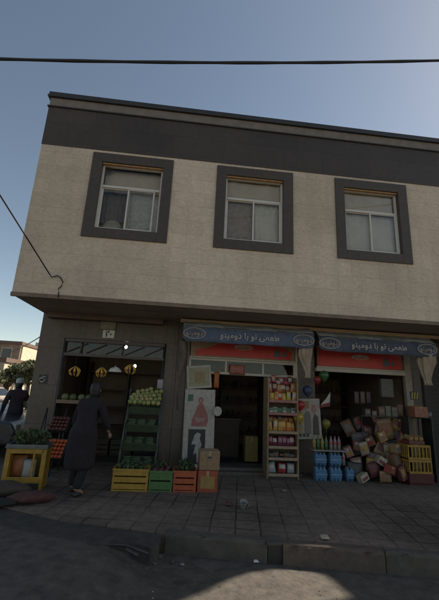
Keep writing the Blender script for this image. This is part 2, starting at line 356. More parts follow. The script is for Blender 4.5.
# windows
for wi, (a0, a1) in enumerate(WIN):
    t = bpy.data.objects.new('window', None); COL.objects.link(t); t.parent = BL; t.location = (a0, YF, WZ0)
    W, H = a1-a0, WZ1-WZ0; B_ = OP
    s = MB()
    s.bx(0, B_, -.03, .12, 0, H); s.bx(W-B_, W, -.03, .12, 0, H); s.bx(B_, W-B_, -.03, .12, 0, B_); s.bx(B_, W-B_, -.03, .12, H-B_, H)
    s.build('stone_surround', GFRAME, t, bev=.003)
    x0, x1, z0, z1 = B_, W-B_, B_, H-B_
    fr = MB(); q = .04; zt = z0+(z1-z0)*.655; xm = (x0+x1)/2+(.0 if wi else -.03)
    fr.bx(x0, x0+q, .07, .14, z0, z1); fr.bx(x1-q, x1, .07, .14, z0, z1); fr.bx(x0+q, x1-q, .07, .14, z0, z0+q); fr.bx(x0+q, x1-q, .07, .14, z1-q, z1); fr.bx(x0+q, x1-q, .065, .135, zt-q/2, zt+q/2+.01)
    fr.build('window_frame', ALU, t, bev=.003)
    def sash(nm, xa, xb, yo):
        k = MB(); h = .03
        k.bx(xa, xa+h, yo, yo+.03, z0+q, zt-q/2); k.bx(xb-h, xb, yo, yo+.03, z0+q, zt-q/2); k.bx(xa+h, xb-h, yo, yo+.03, z0+q, z0+q+h); k.bx(xa+h, xb-h, yo, yo+.03, zt-q/2-h*.6, zt-q/2)
        so = k.build('sash', ALU, t, bev=.002)
        g = MB(); g.bx(xa+h, xb-h, yo+.012, yo+.017, z0+q+h, zt-q/2-h*.6); g.build('pane', GLASS, so)
    sh = .09 if wi == 0 else 0
    sash('l', x0+q, xm+.02, .10); sash('r', xm-.02-sh*.1, x1-q-sh, .075)
    g = MB(); g.bx(x0+q, x1-q, .10, .105, zt+q/2+.01, z1-q); g.build('top_pane', GLASS, t)
    g = MB(); g.bx(x0+.004, x1-.004, .005, .065, z1-.03, z1-.002); g.build('head_strip', M('orange_brown', (.42, .25, .11), .7, .3), t)  # thin orange-brown strip along the head of the opening
    if wi == 1: g = MB(); g.bx(x0+q, x1-q, .19, .2, z0+.02, z1-.02); g.build('blind', CURT, t)
    # curtain sheets with folds
    def curtain(xa, xb, za, zb, yo, mat, amp=.02, fr_=26, gather=0):
        k = MB(); k.open = True; n = 60; R = [0, .25, .5, .75, 1]; G = []
        for i in range(n+1):
            u = i/n; G.append([k.bm.verts.new((xa+(xb-xa)*u*(1-gather*(1-v)*v*2)+.01*sin(9*u+v*4), yo+amp*sin(fr_*u+sin(u*7)*2+v)*(.6+.4*(1-v)), za+(zb-za)*v)) for v in R])
        for i in range(n):
            for j in range(4): k._f([G[i][j], G[i+1][j], G[i+1][j+1], G[i][j+1]], 0, True)
        c_ = k.build('curtain', mat, t)
        so_ = c_.modifiers.new('th', 'SOLIDIFY'); so_.thickness = .004
    if wi == 0:
        curtain(x0+.02, x1-.02, zt-.03, z1-.02, .24, CURT, .012, 20); curtain(x0+.0, xm+.01, z0-.05, zt-.02, .30, C('brown_curtain', .26, .20, .15, r=.9), .03, 30, .2)
        curtain(xm, x1-.05, z0-.05, zt-.02, .20, C('grey_net_curtain', .70, .68, .62, r=.9), .015, 14)
        k = MB(); k.leaves((x0+.12, .12, z1-.09), (.07, .03, .04), 60, .03); k.build('torn_sealant', C('rust_foam', .10, .06, .03, r=.9), t)
        # pale cushions on the sill inside
        for cc, rr_ in (((x0+.3, .26, z0+.13), .2), ((x1-.2, .26, z0+.1), .15)): k = MB(); k.ball(cc, rr_, 0, (1, .5, .9), 14, .06); k.build('cushion', C('pale_cushion', .55, .48, .38, r=.9), t)
    elif wi == 1:
        curtain(x0+.02, xm, z0-.02, zt, .17, C('mauve_curtain', .55, .45, .37, r=.9), .006, 30); curtain(xm, x1-.02, z0-.02, zt, .165, CURT2, .022, 26, .25)
        curtain(x0+.02, x1-.02, zt+.03, z1, .17, CURT, .015, 15)
    else:
        curtain(x0+.02, x1-.02, z0-.02, zt-.02, .17, CURT2, .008, 32); curtain(x0+.02, x1-.02, zt, z1, .16, CURT, .01, 18)

# ground floor walls and piers
def A82(px, py): return at(px, py, 8.2)
HA, HB, HC = 2.63, 2.64, 2.68
b = MB()
b.bx(X0, -2.64, YW, YW+.35, -.1, ZS-.05); b.bx(-2.64, -.39, YW, YW+.35, HA, ZS-.05); b.bx(-.39, .10, YW, YW+.35, -.1, ZS-.05)
b.bx(.10, 2.67, YW, YW+.35, 2.75, ZS-.05); b.bx(2.67, 3.1, YW, YW+.35, -.1, ZS-.05); b.bx(3.1, 5.45, YW, YW+.35, 2.75, ZS-.05); b.bx(5.45, X1, YW, YW+.35, -.1, ZS-.05)
b.bx(X0, X0+.3, YW+.35, YB, -.1, ZS-.05)
b.build('ground_floor_wall', GRAN, BL, bev=.004)
b = MB(); b.bx(X1-.3, X1, YW+.35, YB, -.1, ZS-.05); b.bx(X0+.3, X1-.3, YB-.3, YB, -.1, ZS-.05); b.bx(-.2, -.08, YW+.35, YB-.3, -.1, ZS-.06); b.bx(2.83, 2.93, YW+.35, YB-.3, -.1, ZS-.06); b.bx(5.55, 5.65, YW+.35, YB-.3, -.1, ZS-.06)
b.bx(X0+.3, -.2, 11.6, 11.7, 0, ZS-.06); b.bx(-.08, 2.83, 12.2, 12.3, 0, ZS-.06); b.bx(2.93, 5.55, 12., 12.1, 0, ZS-.06)
b.build('inner_wall', INW, BL)
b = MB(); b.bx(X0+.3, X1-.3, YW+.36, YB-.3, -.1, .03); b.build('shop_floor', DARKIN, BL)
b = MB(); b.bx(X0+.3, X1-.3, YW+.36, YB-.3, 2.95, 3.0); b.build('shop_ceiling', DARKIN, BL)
b = MB(); b.bx(.12, 2.66, 8.02, 8.56, -.02, .10); b.bx(.12, 2.66, 7.85, 8.019, -.02, .045); b.build('doorstep', C('doorstep_stone', .13, .11, .09, r=.7), BL, bev=.006)
b = MB(); b.bx(3.12, 5.44, 8.1, 8.56, -.02, .09); b.build('doorstep', C('doorstep_stone', .13, .11, .09), BL, bev=.006)
b = MB(); b.bx(2.615, 2.665, 8.14, 8.2, 0, 2.75); b.build('door_post', WPOST, BL, bev=.004)
b = MB(); b.bx(.105, .15, 8.14, 8.2, 0, 2.75); b.build('door_post', C('door_post_dim', .2, .17, .14), BL, bev=.004)
b = MB(); b.bx(5.28, 5.44, 8.1, 8.2, 0, 2.75); b.build('door_post', C('tan_post', .36, .30, .23), BL, bev=.004)
# conduit on pier between the left and middle shop
b = MB(); b.tube([(-.02, 8.17, 3.1), (-.02, 8.17, 1.7), (-.05, 8.17, 1.5), (-.03, 8.17, 1.2)], .012, 8); b.bx(-.07, .03, 8.13, 8.2, 2.05, 2.3); b.build('conduit', C('conduit_grey', .16, .13, .11), BL)
b = MB(); b.bx(-.135, -.125, 8.194, 8.21, 0, 3.1); b.build('pier_joint', INK, BL)

# shop A steel frame with truss
t = bpy.data.objects.new('shopfront_frame', None); COL.objects.link(t); t.parent = BL
for x in (-2.6, -.42): b = MB(); b.tube([(x, 8.18, 0), (x, 8.18, 2.6)], .03); b.build('side_pipe', STEEL, t)
b = MB(); b.bx(-2.6, -.42, 8.15, 8.2, 2.55, 2.62); b.bx(-2.6, -.42, 8.15, 8.2, 2.24, 2.30); b.build('cross_rail', C('frame_brown', .12, .095, .08), t, bev=.003)
b = MB()
n = 5
for i in range(n):
    xa = -2.55+(2.1*i/n); xb = xa+2.1/n
    b.tube([(xa, 8.17, 2.32), (xb, 8.17, 2.53)], .011, 6)
b.tube([(-2.25, 8.17, 2.3), (-2.25, 8.17, 2.56)], .02, 6); b.tube([(-1.35, 8.17, 2.3), (-1.35, 8.17, 2.56)], .014, 6)
b.build('truss_bar', C('frame_brown', .12, .095, .08), t)
b = MB(); b.bx(-2.56, -.44, 8.21, 8.22, 2.3, 2.55); b.build('transom_pane', GLASS, t)

# shop B transoms and rails, shop C rail
t = bpy.data.objects.new('transom_window', None); COL.objects.link(t); t.parent = BL
b = MB(); b.bx(.15, 2.615, 8.12, 8.2, 2.01, 2.065); b.bx(.15, 2.615, 8.12, 8.2, 2.30, 2.35)
for x in (.15, .97, 1.83, 2.57): b.bx(x, x+.045, 8.13, 8.19, 2.065, 2.30)
b.build('transom_frame', WPOST, t, bev=.003)
b = MB(); b.bx(.16, 2.61, 8.16, 8.165, 2.07, 2.30); b.build('pane', GLASS, t)
b = MB(); b.bx(3.1, 5.28, 8.08, 8.2, 2.20, 2.285); b.build('lintel_rail', WPOST, BL, bev=.004)

def sign_panel(x0, x1, z0, z1, label, left_tan):
    s = thing('shop_sign', label, 'sign', (x0, 8.15, z0)); W, H = x1-x0, z1-z0
    b = MB(); b.bx(0, W, -.02, .03, 0, H); b.build('board', C('sign_tan', .34, .22, .13) if left_tan else C('sign_red_tan', .36, .10, .06), s, bev=.003)
    if left_tan:
        pts = [(.12, .03), (W-.1, .03), (W-.06, .2), (W-.25, .28), (W-.5, .38), (W-.8, .405), (.95, .405), (.7, .33), (.42, .22), (.12, .13)]
    else:
        pts = [(.05, .02), (W-.06, .02), (W-.05, .30), (W-.25, .42), (W*.8, H-.03), (W*.15, H-.03), (.06, .35)]
    b = MB(); b.prism(pts, -.026, -.021); b.build('red_hill', RED, s)
    b = MB(); b.prism(ring(W*.5, .255, .22, .065), -.032, -.0265); lg = b.build('logo_oval', C('logo_cream', .5, .42, .36), s)
    text(DOMINO, .12, RED, (W*.5, -.034, .255), parent=s, ext=.001, bold=.002)
    b = MB(); b.ball((W-.42, -.024, H*.5), .035, 0, (1, .12, 1)); b.prism([(W-.5, .08), (W-.34, .08), (W-.36, .24), (W-.48, .24)], -.030, -.0262); b.prism([(W-.3, .1), (W-.2, .1), (W-.2, .2), (W-.3, .2)], -.030, -.0262); b.build('picture_figure', C('dull_blue', .12, .13, .16), s)
    b = MB(); b.bx(-.02, W+.02, -.05, -.0, -.03, -.001); b.build('sign_rail', WPOST, s, bev=.002)
sign_panel(.17, 2.6, 2.385, 2.80, 'red and tan ice cream sign board above the middle shop door', True)
sign_panel(3.14, 5.26, 2.32, 2.82, 'mostly red sign board above the right-hand shop door', False)

# ================================================================ AWNINGS
def awning(x0, x1, label, seed, col, dz=0):
    rnd = random.Random(seed); s = thing('awning', label, 'awning', (x0, 7.4, 2.6+dz)); W = x1-x0
    zt, zb = .335, .02
    b = MB(); b.open = True; n = 50; rows = [(.42, .60), (.28, .51), (.13, .42), (.0, zt)]
    G = [[b.bm.verts.new((W*i/n, y, z-.010*sin(i*.33+seed)-.004*sin(i*.9)-(.012*sin(pi*i/n)))) for y, z in rows] for i in range(n+1)]
    for i in range(n):
        for j in range(3): b._f([G[i][j], G[i+1][j], G[i+1][j+1], G[i][j+1]], 0, True)
    o = b.build('canopy_cloth', GREYB, s); md = o.modifiers.new('t', 'SOLIDIFY'); md.thickness = .006
    b = MB(); b.open = True; H = []
    def vy(u, v): return .0+.022*sin(u*W*5+seed)*(1-v)+.012*sin(u*W*13)*(1-v)
    for i in range(n+1):
        u = i/n; r = .0 if .03 < u < .97 else .05*(1-min(u, 1-u)/.03)
        H.append([b.bm.verts.new((W*u, vy(u, v), (zb+r*(1-v)*1.5)+(zt-zb-r*(1-v)*1.5)*v-.006*sin(u*20+seed)*(1-v))) for v in (0, .33, .66, 1)])
    for i in range(n):
        for j in range(3): b._f([H[i][j], H[i+1][j], H[i+1][j+1], H[i][j+1]], 0, True)
    o = b.build('valance', col, s); md = o.modifiers.new('t', 'SOLIDIFY'); md.thickness = .005
    b = MB(); b.tube([(-.02, .03, zt), (W+.02, .03, zt)], .016); b.tube([(0, .03, zt), (0, .75, .57)], .012); b.tube([(W, .03, zt), (W, .75, .57)], .012); b.build('awning_frame', STEEL, s)
    b = MB(); b.tube([(0, .65, .56), (W, .65, .56)], .05, 10); b.build('roller', C('roller_grey', .2, .2, .2), s)
    text(SLOGAN, .175, C('slogan_white', .6, .58, .55), (W*.5, -.036, .18), parent=s, ext=.0015, bold=.002, sx=1.0)
    for cx in (.24, W-.24):
        b = MB(); R1, R2 = ring(cx, .185, .235, .12, 36), ring(cx, .185, .215, .103, 36)
        for k in range(36): b.prism([R1[k], R1[(k+1) % 36], R2[(k+1) % 36], R2[k]], -.038, -.03)
        R1, R2 = ring(cx, .185, .19, .085, 30), ring(cx, .185, .185, .081, 30)
        for k in range(30): b.prism([R1[k], R1[(k+1) % 30], R2[(k+1) % 30], R2[k]], -.038, -.03)
        lg = b.build('logo_ring', C('logo_white', .45, .43, .42), s)
        text(DOMINO, .14, C('logo_pink', .50, .38, .34), (cx, -.036, .19), parent=lg, ext=.0015, bold=.002, sx=.95)
    return s
awning(-.03, 2.80, 'faded blue awning with white slogan over the middle shop', 1, BLUE)
awning(2.9, 5.62, 'darker blue awning with white slogan over the right-hand shop', 4, M('blue_awning_dark', (.085, .10, .145), .85, .25, 7, .05), -.03)
def bundle(x, y, z0, z1, w_, label, mat, seed):
    rnd = random.Random(seed); b = MB(); b.open = True; n = 40; R = 12; G = []
    for j in range(R+1):
        v = j/R; ww = w_*(.35+.65*min(1, abs(v-.12)*1.6)); row = []
        for i in range(n):
            a_ = 2*pi*i/n; f = 1+.22*sin(7*a_+3*v+seed)+.12*sin(13*a_)
            row.append(b.bm.verts.new((x+ww*.5*f*cos(a_)+.03*sin(v*5+seed), y+ww*.3*f*sin(a_), z0+(z1-z0)*v)))
        G.append(row)
    for j in range(R):
        for i in range(n): b._f([G[j][i], G[j][(i+1) % n], G[j+1][(i+1) % n], G[j+1][i]], 0, True)
    b._f(G[0][::-1], 0); b._f(G[-1], 0)
    return tag(b.build('side_curtain', mat), label, 'curtain')
bundle(2.66, 7.52, 2.0, 2.66, .26, 'gathered beige awning curtain hanging between the two awnings', CLOTHB, 1)
bundle(5.42, 7.5, 1.98, 2.66, .36, 'gathered beige curtain hanging at the right end of the right awning', CLOTHB, 3)
bundle(-.02, 7.5, 1.85, 2.62, .10, 'thin dark strip of curtain hanging at the left end of the middle awning', C('dull_brown_cloth', .16, .12, .09, r=.9), 5)

# ================================================================ WALL FITTINGS
s = thing('house_number', 'cream number plate under a tan square box above the fruit shop', 'number plate', (-1.7, 8.2, 2.68))
b = MB(); b.bx(-.19, .14, -.05, 0, .19, .43); b.build('tan_box', C('tan_plate', .25, .22, .15), s, bev=.005)
b = MB(); b.bx(-.13, .13, -.02, 0, 0, .18); b.build('plate', WHT, s, bev=.004)
text('\u06F2\u06F0', .20, INK, (0, -.022, .09), parent=s, bold=.006)
s = thing('wall_mark', 'small white emblem fixed on the dark corner pillar', 'emblem', (-2.95, 8.2, 1.64))
b = MB(); b.bx(-.09, .09, -.012, 0, -.02, .17); b.build('backplate', C('emblem_dark', .04, .035, .03), s, bev=.004)
b = MB(); b.tube([(-.06, -.018, .02), (.0, -.018, .01), (.03, -.018, .05), (.01, -.018, .09), (-.05, -.018, .10), (-.07, -.018, .06), (-.06, -.018, .02)], .009, 6)
b.tube([(-.02, -.018, .13), (.07, -.018, .12), (.05, -.018, .05)], .009, 6); b.build('white_strokes', WHT, s)
# wires
def wire(name, pts, r, mat, label, sag=0, n=24):
    P = []
    if len(pts) == 2:
        a_, b_ = map(Vector, pts)
        for i in range(n+1): u = i/n; q = a_.lerp(b_, u); q.z -= sag*4*u*(1-u); P.append(q)
    else: P = pts
    k = MB(); k.tube(P, r, 8); return tag(k.build(name, mat), label, 'cable')
RUB = M('black_rubber', (.02, .02, .022), .6, .2)
pa, pb = at(0, 59, 4.2), at(439, 60.5, 4.2); d = pb-pa
k = MB(); Pn = []
for i in range(61):
    u = -1.0+3*i/60; q = pa+d*u; q.z += -.055*4*u*(1-u)*(1 if 0 <= u <= 1 else 1); Pn.append(q)
k.tube(Pn, [.021*(1+.12*sin(i*1.7)) for i in range(61)], 8); tag(k.build('overhead_cable', RUB), 'thick black overhead cable crossing the sky above the roof', 'cable')
pe = at(49.5, 274, 6.52)
ps = at(0, 195, 4.6); dd = ps-pe
P = [pe+dd*(3-i*.125) + Vector((0, 0, -.0)) for i in range(24)]+[pe]
P += [at(px, py, yy) for px, py, yy in ((51.5, 277, 6.55), (54.5, 276.6, 6.56), (57.5, 275.6, 6.57), (60.5, 277.5, 6.57), (63, 282, 6.57), (61.5, 286, 6.57), (58.7, 288.5, 6.57), (58.6, 293, 6.57), (58.4, 297, 6.55))]
k = MB(); k.tube(P, .011, 8); tag(k.build('service_cable', RUB), 'black cable running from upper left down to the facade corner with a curled end', 'cable')
wire('thin_cable', [at(43, 335, 9.0), at(-10, 347, 30)], .012, RUB, 'thin cable leaving the side of the building over the side street', .5)

# ================================================================ SHADOW BLOCK (right, out of view, added to shade the road)
NB = thing('shadow_block', 'unseen plain block right of the shop building, added to shade the road', 'building')
dx, dy = 1.071, .295
def sk(gx, gy): Zh = (6.55-gy)/dy; return (gx+dx*Zh, Zh-.2)
def gz(px, py, z=-.2):
    d = _F + _R*((px-219.5)/FPX) - _U*((py-300)/FPX); return d*((z-1.6)/d.z)
notch = [(150, 618), (178, 603), (207, 591), (229, 580), (250, 573), (270, 570), (291, 569.5), (308, 571), (323, 575), (334, 582), (342, 590), (356, 602), (366, 612)]  # outline of the sun patch on the road, cut into the screen top
NP = [sk(*gz(*q)[:2]) for q in notch]
HTOP = 11
prof = [(7.22, 6.5), (7.22, HTOP)] + [(NP[0][0]-.0, HTOP)] + NP + [(NP[-1][0]+.1, HTOP)] + [(24, HTOP), (24, 6.5)]
b = MB(); b.prism(prof, 6.55, 6.8); b.build('shadow_screen', C('shadow_block_render', .32, .27, .22, r=.9), NB)  # added screen, notched so that a sun patch falls on the road
b = MB(); b.bx(7.22, 24, 6.81, 15, 0, 6.5); b.bx(7.22, 24, 6.55, 6.809, 0, 6.49); b.build('wall', C('shadow_block_render', .32, .27, .22), NB)
for x in (8.5, 11.5, 14.5, 17.5):
    b = MB(); b.bx(x, x+1.5, 6.51, 6.54, 3.8, 5.5); o = b.build('window', GFRAME, NB)
    b = MB(); b.bx(x+.12, x+1.38, 6.50, 6.509, 3.92, 5.38); b.build('pane', C('dark_glass', .03, .035, .04, r=.1), o)
    b = MB(); b.bx(x, x+2, 6.50, 6.54, 0, 2.8); b.build('shutter', C('shutter_grey', .2, .2, .2), NB)

# ================================================================ GOODS: FACTORIES
def crate(name, label, W, D, H, mat, loc, rz=0, group=None, slats=3, vert=False, fill=None):
    s = thing(name, label, 'crate', loc, rz, group); t_ = .018
    b = MB(); b.bx(-W/2, W/2, -D/2, D/2, 0, .02)
    g = .022; hh = (H-.03)/slats
    for side in range(4):
        for i in range(slats):
            z0, z1 = .02+i*hh+g/2, .02+(i+1)*hh-g/2
            if side == 0: b.bx(-W/2, W/2, -D/2, -D/2+t_, z0, z1)
            if side == 1: b.bx(-W/2, W/2, D/2-t_, D/2, z0, z1)
            if side == 2: b.bx(-W/2, -W/2+t_, -D/2+t_, D/2-t_, z0, z1)
            if side == 3: b.bx(W/2-t_, W/2, -D/2+t_, D/2-t_, z0, z1)
    b.build('side_slats', mat, s, bev=.003)
    b = MB()
    for sx in (-1, 1):
        for sy in (-1, 1):
            b.bx(sx*W/2-(.03 if sx > 0 else -.004), sx*W/2-(-.004 if sx > 0 else -.03), sy*D/2-(.03 if sy > 0 else -.004), sy*D/2-(-.004 if sy > 0 else -.03), .0, H)
    if vert:
        for i in range(1, 5):
            x = -W/2+W*i/5; b.bx(x-.012, x+.012, -D/2-.004, -D/2, .02, H)
    b.build('corner_post', mat, s, bev=.003)
    b = MB(); b.bx(-W/2-.008, W/2+.008, -D/2-.008, -D/2+.012, H-.03, H+.004); b.bx(-W/2-.008, W/2+.008, D/2-.012, D/2+.008, H-.03, H+.004)
    b.bx(-W/2-.008, -W/2+.012, -D/2+.012, D/2-.012, H-.03, H+.004); b.bx(W/2-.012, W/2+.008, -D/2+.012, D/2-.012, H-.03, H+.004); b.build('rim', mat, s, bev=.003)
    return s
def ballthing(name, mat, r, loc, label, cat, group=None, sc=(1, 1, 1)):
    b = MB(); b.ball((0, 0, 0), r, 0, sc, 12, .02); return tag(b.build(name, mat, loc=loc), label, cat, group)
def herb(name, loc, rad, n, size, mats, label, cat='herbs', stem=True):
    s = MB(); s.leaves((0, 0, rad[2]*.9), rad, n, size, 0, len(mats)); return tag(s.build(name, mats, loc=loc), label, cat)
LEAFD = M('leaf_dark', (.035, .06, .02), .6, .3, 20, .0); LEAFM = M('leaf_mid', (.06, .09, .03), .6, .3, 20, .0); LEAFL = M('leaf_light', (.10, .12, .05), .6, .3, 20, .0)

# front row of crates
crate('plastic_crate', 'wide yellow slatted crate at the left end of the front row', .57, .36, .33, YEL, (-.705, 6.6, 0), 0, None)
crate('plastic_crate', 'green plastic crate between the yellow and the orange crate', .38, .36, .31, GRN, (-.215, 6.62, 0), 0, None, 2)
crate('plastic_crate', 'orange-red slatted crate between the green crate and the boxes', .37, .36, .32, ORG, (.18, 6.62, 0), 0, None)
herb('produce_heap', (-.705, 6.6, .24), (.25, .14, .09), 380, .035, [LEAFD, LEAFM], 'dark leafy greens heaped in the yellow front crate', 'greens')
for i in range(9): ballthing('beetroot', C('beet_red', .09, .02, .025), .045, (-.33+.1*(i % 3)+.02*(i//3), 6.5+.1*(i//3), .30+.03*(i//5)), 'dark red beetroot lying in the green crate', 'beetroot', 'beetroots in the green crate')
herb('produce_heap', (-.22, 6.7, .26), (.16, .08, .09), 200, .03, [LEAFD, LEAFM], 'bunch of greens behind the beetroots in the green crate', 'greens')
herb('produce_heap', (.18, 6.6, .26), (.15, .14, .12), 300, .035, [LEAFD, LEAFD, LEAFM], 'dark greens piled in the orange-red crate', 'greens')
def carton(name, label, W, D, H, mat, loc, rz=0, hole=True, sidecol=None):
    s = thing(name, label, 'box', loc, rz)
    b = MB(); b.bx(-W/2, W/2, -D/2, D/2, 0, H); b.build('box_body', mat, s, bev=.004)
    b = MB(); b.bx(-W/2-.002, W/2+.002, -.02, .02, H+.0005, H+.002); b.bx(-.02, .02, -D/2-.002, -D/2-.0005, H*.75, H); b.build('tape', C('tape_tan', .4, .3, .18), s)
    if hole: b = MB(); b.prism(ring(.0, H*.66, .035, .014, 16), -D/2-.003, -D/2-.001); b.build('hand_hole', INK, s)
    return s
s = carton('carton', 'red and yellow printed carton under the brown carton', .33, .32, .33, C('carton_red', .34, .07, .03), (.56, 6.62, 0), 0, False)
b = MB(); b.bx(-.12, .12, -.167, -.162, .06, .25); b.build('printed_panel', C('carton_yellow', .33, .2, .06), s)
carton('carton', 'plain brown carton with a hand hole stacked on the printed carton', .34, .31, .30, CARD, (.575, 6.64, .335), .06)

# stepped apple rack
s = thing('stepped_rack', 'tall stepped dark rack with apples on its top tray', 'rack', (-.68, 7.25, 0))
b = MB()
for x in (-.33, .33):
    b.tube([(x, -.35, 0), (x*.95, .25, 1.42)], .016, 8); b.tube([(x, .4, 0), (x, .4, 1.62)], .016, 8)
    b.tube([(x, -.33, .02), (x, .4, .02)], .012, 8)
b.build('rack_frame', C('rack_metal', .10, .10, .09), s)
TR = [(.30, -.28), (.62, -.15), (.93, .0), (1.24, .16)]
for z, y in TR:
    b = MB(); mt = Matrix.Translation((0, y+.12, z)) @ Matrix.Rotation(radians(22), 4, 'X')
    b.bx(-.31, .31, -.16, .22, 0, .012, 0, mt); b.bx(-.31, .31, -.16, -.145, -.06, .0, 0, mt); b.bx(-.31, .31, -.16, -.145, .012, .085, 0, mt); b.bx(-.31, -.298, -.145, .22, .012, .07, 0, mt); b.bx(.298, .31, -.145, .22, .012, .07, 0, mt)
    b.build('tray', C('tray_green', .06, .085, .045), s, bev=.002)
APP = [C('apple_pale', .36, .36, .13, v=.25), C('apple_green', .27, .31, .09, v=.25), C('apple_yellow', .42, .36, .14, v=.2)]
def apple_mesh(mat):
    b = MB(); b.lathe([(0, -.035), (.018, -.043), (.036, -.03), (.047, 0), (.045, .022), (.028, .042), (.010, .041), (0, .028)], 14, 0)
    b.tube([(0, 0, .028), (.004, 0, .052)], .002, 5); me = b.build('apple', mat); return me
ap = [apple_mesh(m) for m in APP]; used = [False]*3
def place(proto_list, flags, i, loc, rot, label, cat, group):
    k = i % len(proto_list)
    if flags[k]: o = proto_list[k].copy(); COL.objects.link(o)
    else: o = proto_list[k]; flags[k] = True
    o.location = loc; o.rotation_euler = rot; return tag(o, label, cat, group)
cnt = 0
for row in range(5):
    for c_ in range(7 if row < 4 else 5):
        if row == 4 and c_ < 1: continue
        x = -.95+.088*c_+random.uniform(-.008, .008)+(.03 if row % 2 else 0); y = 7.36+.085*row+random.uniform(-.006, .006); z = 1.35+.065*row*(.65+.5*(c_/6))+random.uniform(-.008, .008)
        place(ap, used, random.randrange(3), (x, y, z), (random.uniform(-.6, .6), random.uniform(-.6, .6), random.uniform(0, 6)), 'pale green apple in the %s row of the heap on the stepped rack' % ['front', 'second', 'third', 'fourth', 'back'][row], 'apple', 'apples in the %s row of the stepped rack' % ['front', 'second', 'third', 'fourth', 'back'][row]); cnt += 1
VEG = [C('cucumber', .05, .085, .03), C('courgette', .075, .10, .04)]
vg = []
for m in VEG:
    b = MB(); b.tube([(-.08, 0, 0), (-.07, 0, .001), (-.03, 0, .004), (.03, 0, .004), (.07, 0, .001), (.08, 0, 0)], [.006, .016, .02, .02, .015, .005], 8); vg.append(b.build('cucumber', m))
vf = [False]*2; tn = ['lowest', 'second lowest', 'third']
for ti, (z, y) in enumerate(TR[:3]):
    for i in range(12):
        place(vg, vf, i+ti, (-.68-.21+.19*(i % 3)+random.uniform(-.02, .02), 7.25+y+.02+.06*(i//3), z+.02+.022*(i//3)), (0, 0, random.uniform(-.3, .3)), 'dark green cucumber on the %s tray of the stepped rack' % tn[ti], 'cucumber', 'cucumbers on the %s tray' % tn[ti])
b = MB(); b.pillow(.12, .2, .05); tag(b.build('plastic_bag', C('pale_lilac', .35, .32, .34), loc=(-.42, 7.6, 1.62)), 'pale lilac plastic bag standing behind the apples', 'bag')

# hanging banana bunches, a white dome shade, and bulbs
BAN = C('banana_yellow', .85, .50, .10, v=.3)
for px, py, n, lb, sd_ in [(76, 366, 7, 'banana bunch hanging at the far left of the fruit shop entrance', 1), (102, 367, 9, 'full banana bunch hanging left of the white dome shade', 2), (131, 364, 8, 'banana bunch hanging right of the white dome shade', 3)]:
    p = at(px, py, 8.05); s = thing('banana_bunch', lb, 'bananas', p, sd_*1.1, 'banana bunches hanging in the fruit shop entrance'); rn = random.Random(sd_)
    for i in range(n):
        a_ = 2*pi*i/n+rn.uniform(-.15, .15); R_ = .10*rn.uniform(.85, 1.1); L_ = .2*rn.uniform(.9, 1.1); b = MB()
        pts = [(cos(a_)*(.012+R_*sin(pi*u*.85)), sin(a_)*(.012+R_*sin(pi*u*.85)), -.01-L_*u) for u in [k/7 for k in range(8)]]
        b.tube(pts, [.006, .011, .017, .019, .019, .017, .012, .005], 7); b.build('banana', BAN, s)
    b = MB(); b.tube([(0, 0, .01), (0, 0, -.03)], [.018, .014], 8); b.tube([(0, 0, .0), (0, .02, 2.24-p.z)], .004, 5); b.build('string', STEEL, s)
p = at(115, 371, 8.05); s = thing('hanging_lamp', 'white unlit dome lamp shade hanging between the banana bunches', 'lamp', p)
b = MB(); b.lathe([(.135, -.02), (.13, .01), (.105, .05), (.06, .075), (.015, .085), (.015, .11), (0, .11)], 22); b.lathe([(.12, -.01), (.1, .04), (.05, .065), (0, .07)], 22); b.build('shade', C('enamel_white', .8, .77, .7, r=.35), s)
b = MB(); b.tube([(0, 0, .1), (0, .02, 2.24-p.z)], .004, 5); b.build('cord', STEEL, s)
for px, py, Y, lb in [(126, 347, 8.7, 'upper bare lit bulb hanging in the fruit shop'), (135, 366, 8.9, 'lower bare lit bulb hanging in the fruit shop')]:
    p = at(px, py, Y); s = thing('light_bulb', lb, 'bulb', p, 0, 'lit bulbs in the fruit shop')
    b = MB(); b.ball((0, 0, 0), .033, 0, (1, 1, 1.15)); b.build('glass_bulb', M('bulb_glow', (1, .95, .85), .4, .01, emit=9), s)
    b = MB(); b.tube([(0, 0, .03), (0, 0, .08)], .016); b.tube([(0, 0, .08), (0, 0, 2.94-p.z)], .004, 5); b.build('socket', STEEL, s)

# fruit shop left shelves, trays
s = thing('fruit_shelf', 'dark shelf unit with trays at the left of the fruit shop entrance', 'shelf', (-2.2, 8.05, 0))
for x in (-.33, .36): b = MB(); b.bx(x, x+.03, -.2, .25, 0, 1.3); b.build('shelf_side', STEEL, s)
b = MB(); b.bx(-.3, .36, -.2, .25, 1.27, 1.30); b.build('shelf_board', C('wood_strip', .22, .15, .09), s)
b = MB(); b.bx(-.3, .36, -.22, -.205, 1.25, 1.32); b.build('front_strip', C('wood_strip', .22, .15, .09), s)
b = MB(); b.bx(-.3, .36, -.2, .25, .85, .87); b.bx(-.3, .36, -.2, .25, .3, .32); b.build('shelf_board', STEEL, s)
for i, x in enumerate((-2.38, -2.22, -2.05, -1.9)):
    ballthing('melon', [C('melon_dull', .16, .17, .07), C('melon_green', .09, .11, .04)][i % 2], .075, (x, 8.0, 1.37), ['dull yellow-green melon', 'dark green melon', 'olive melon', 'small dark melon'][i]+' on the wood-edged shelf, '+['leftmost', 'second from left', 'third from left', 'rightmost'][i], 'melon')
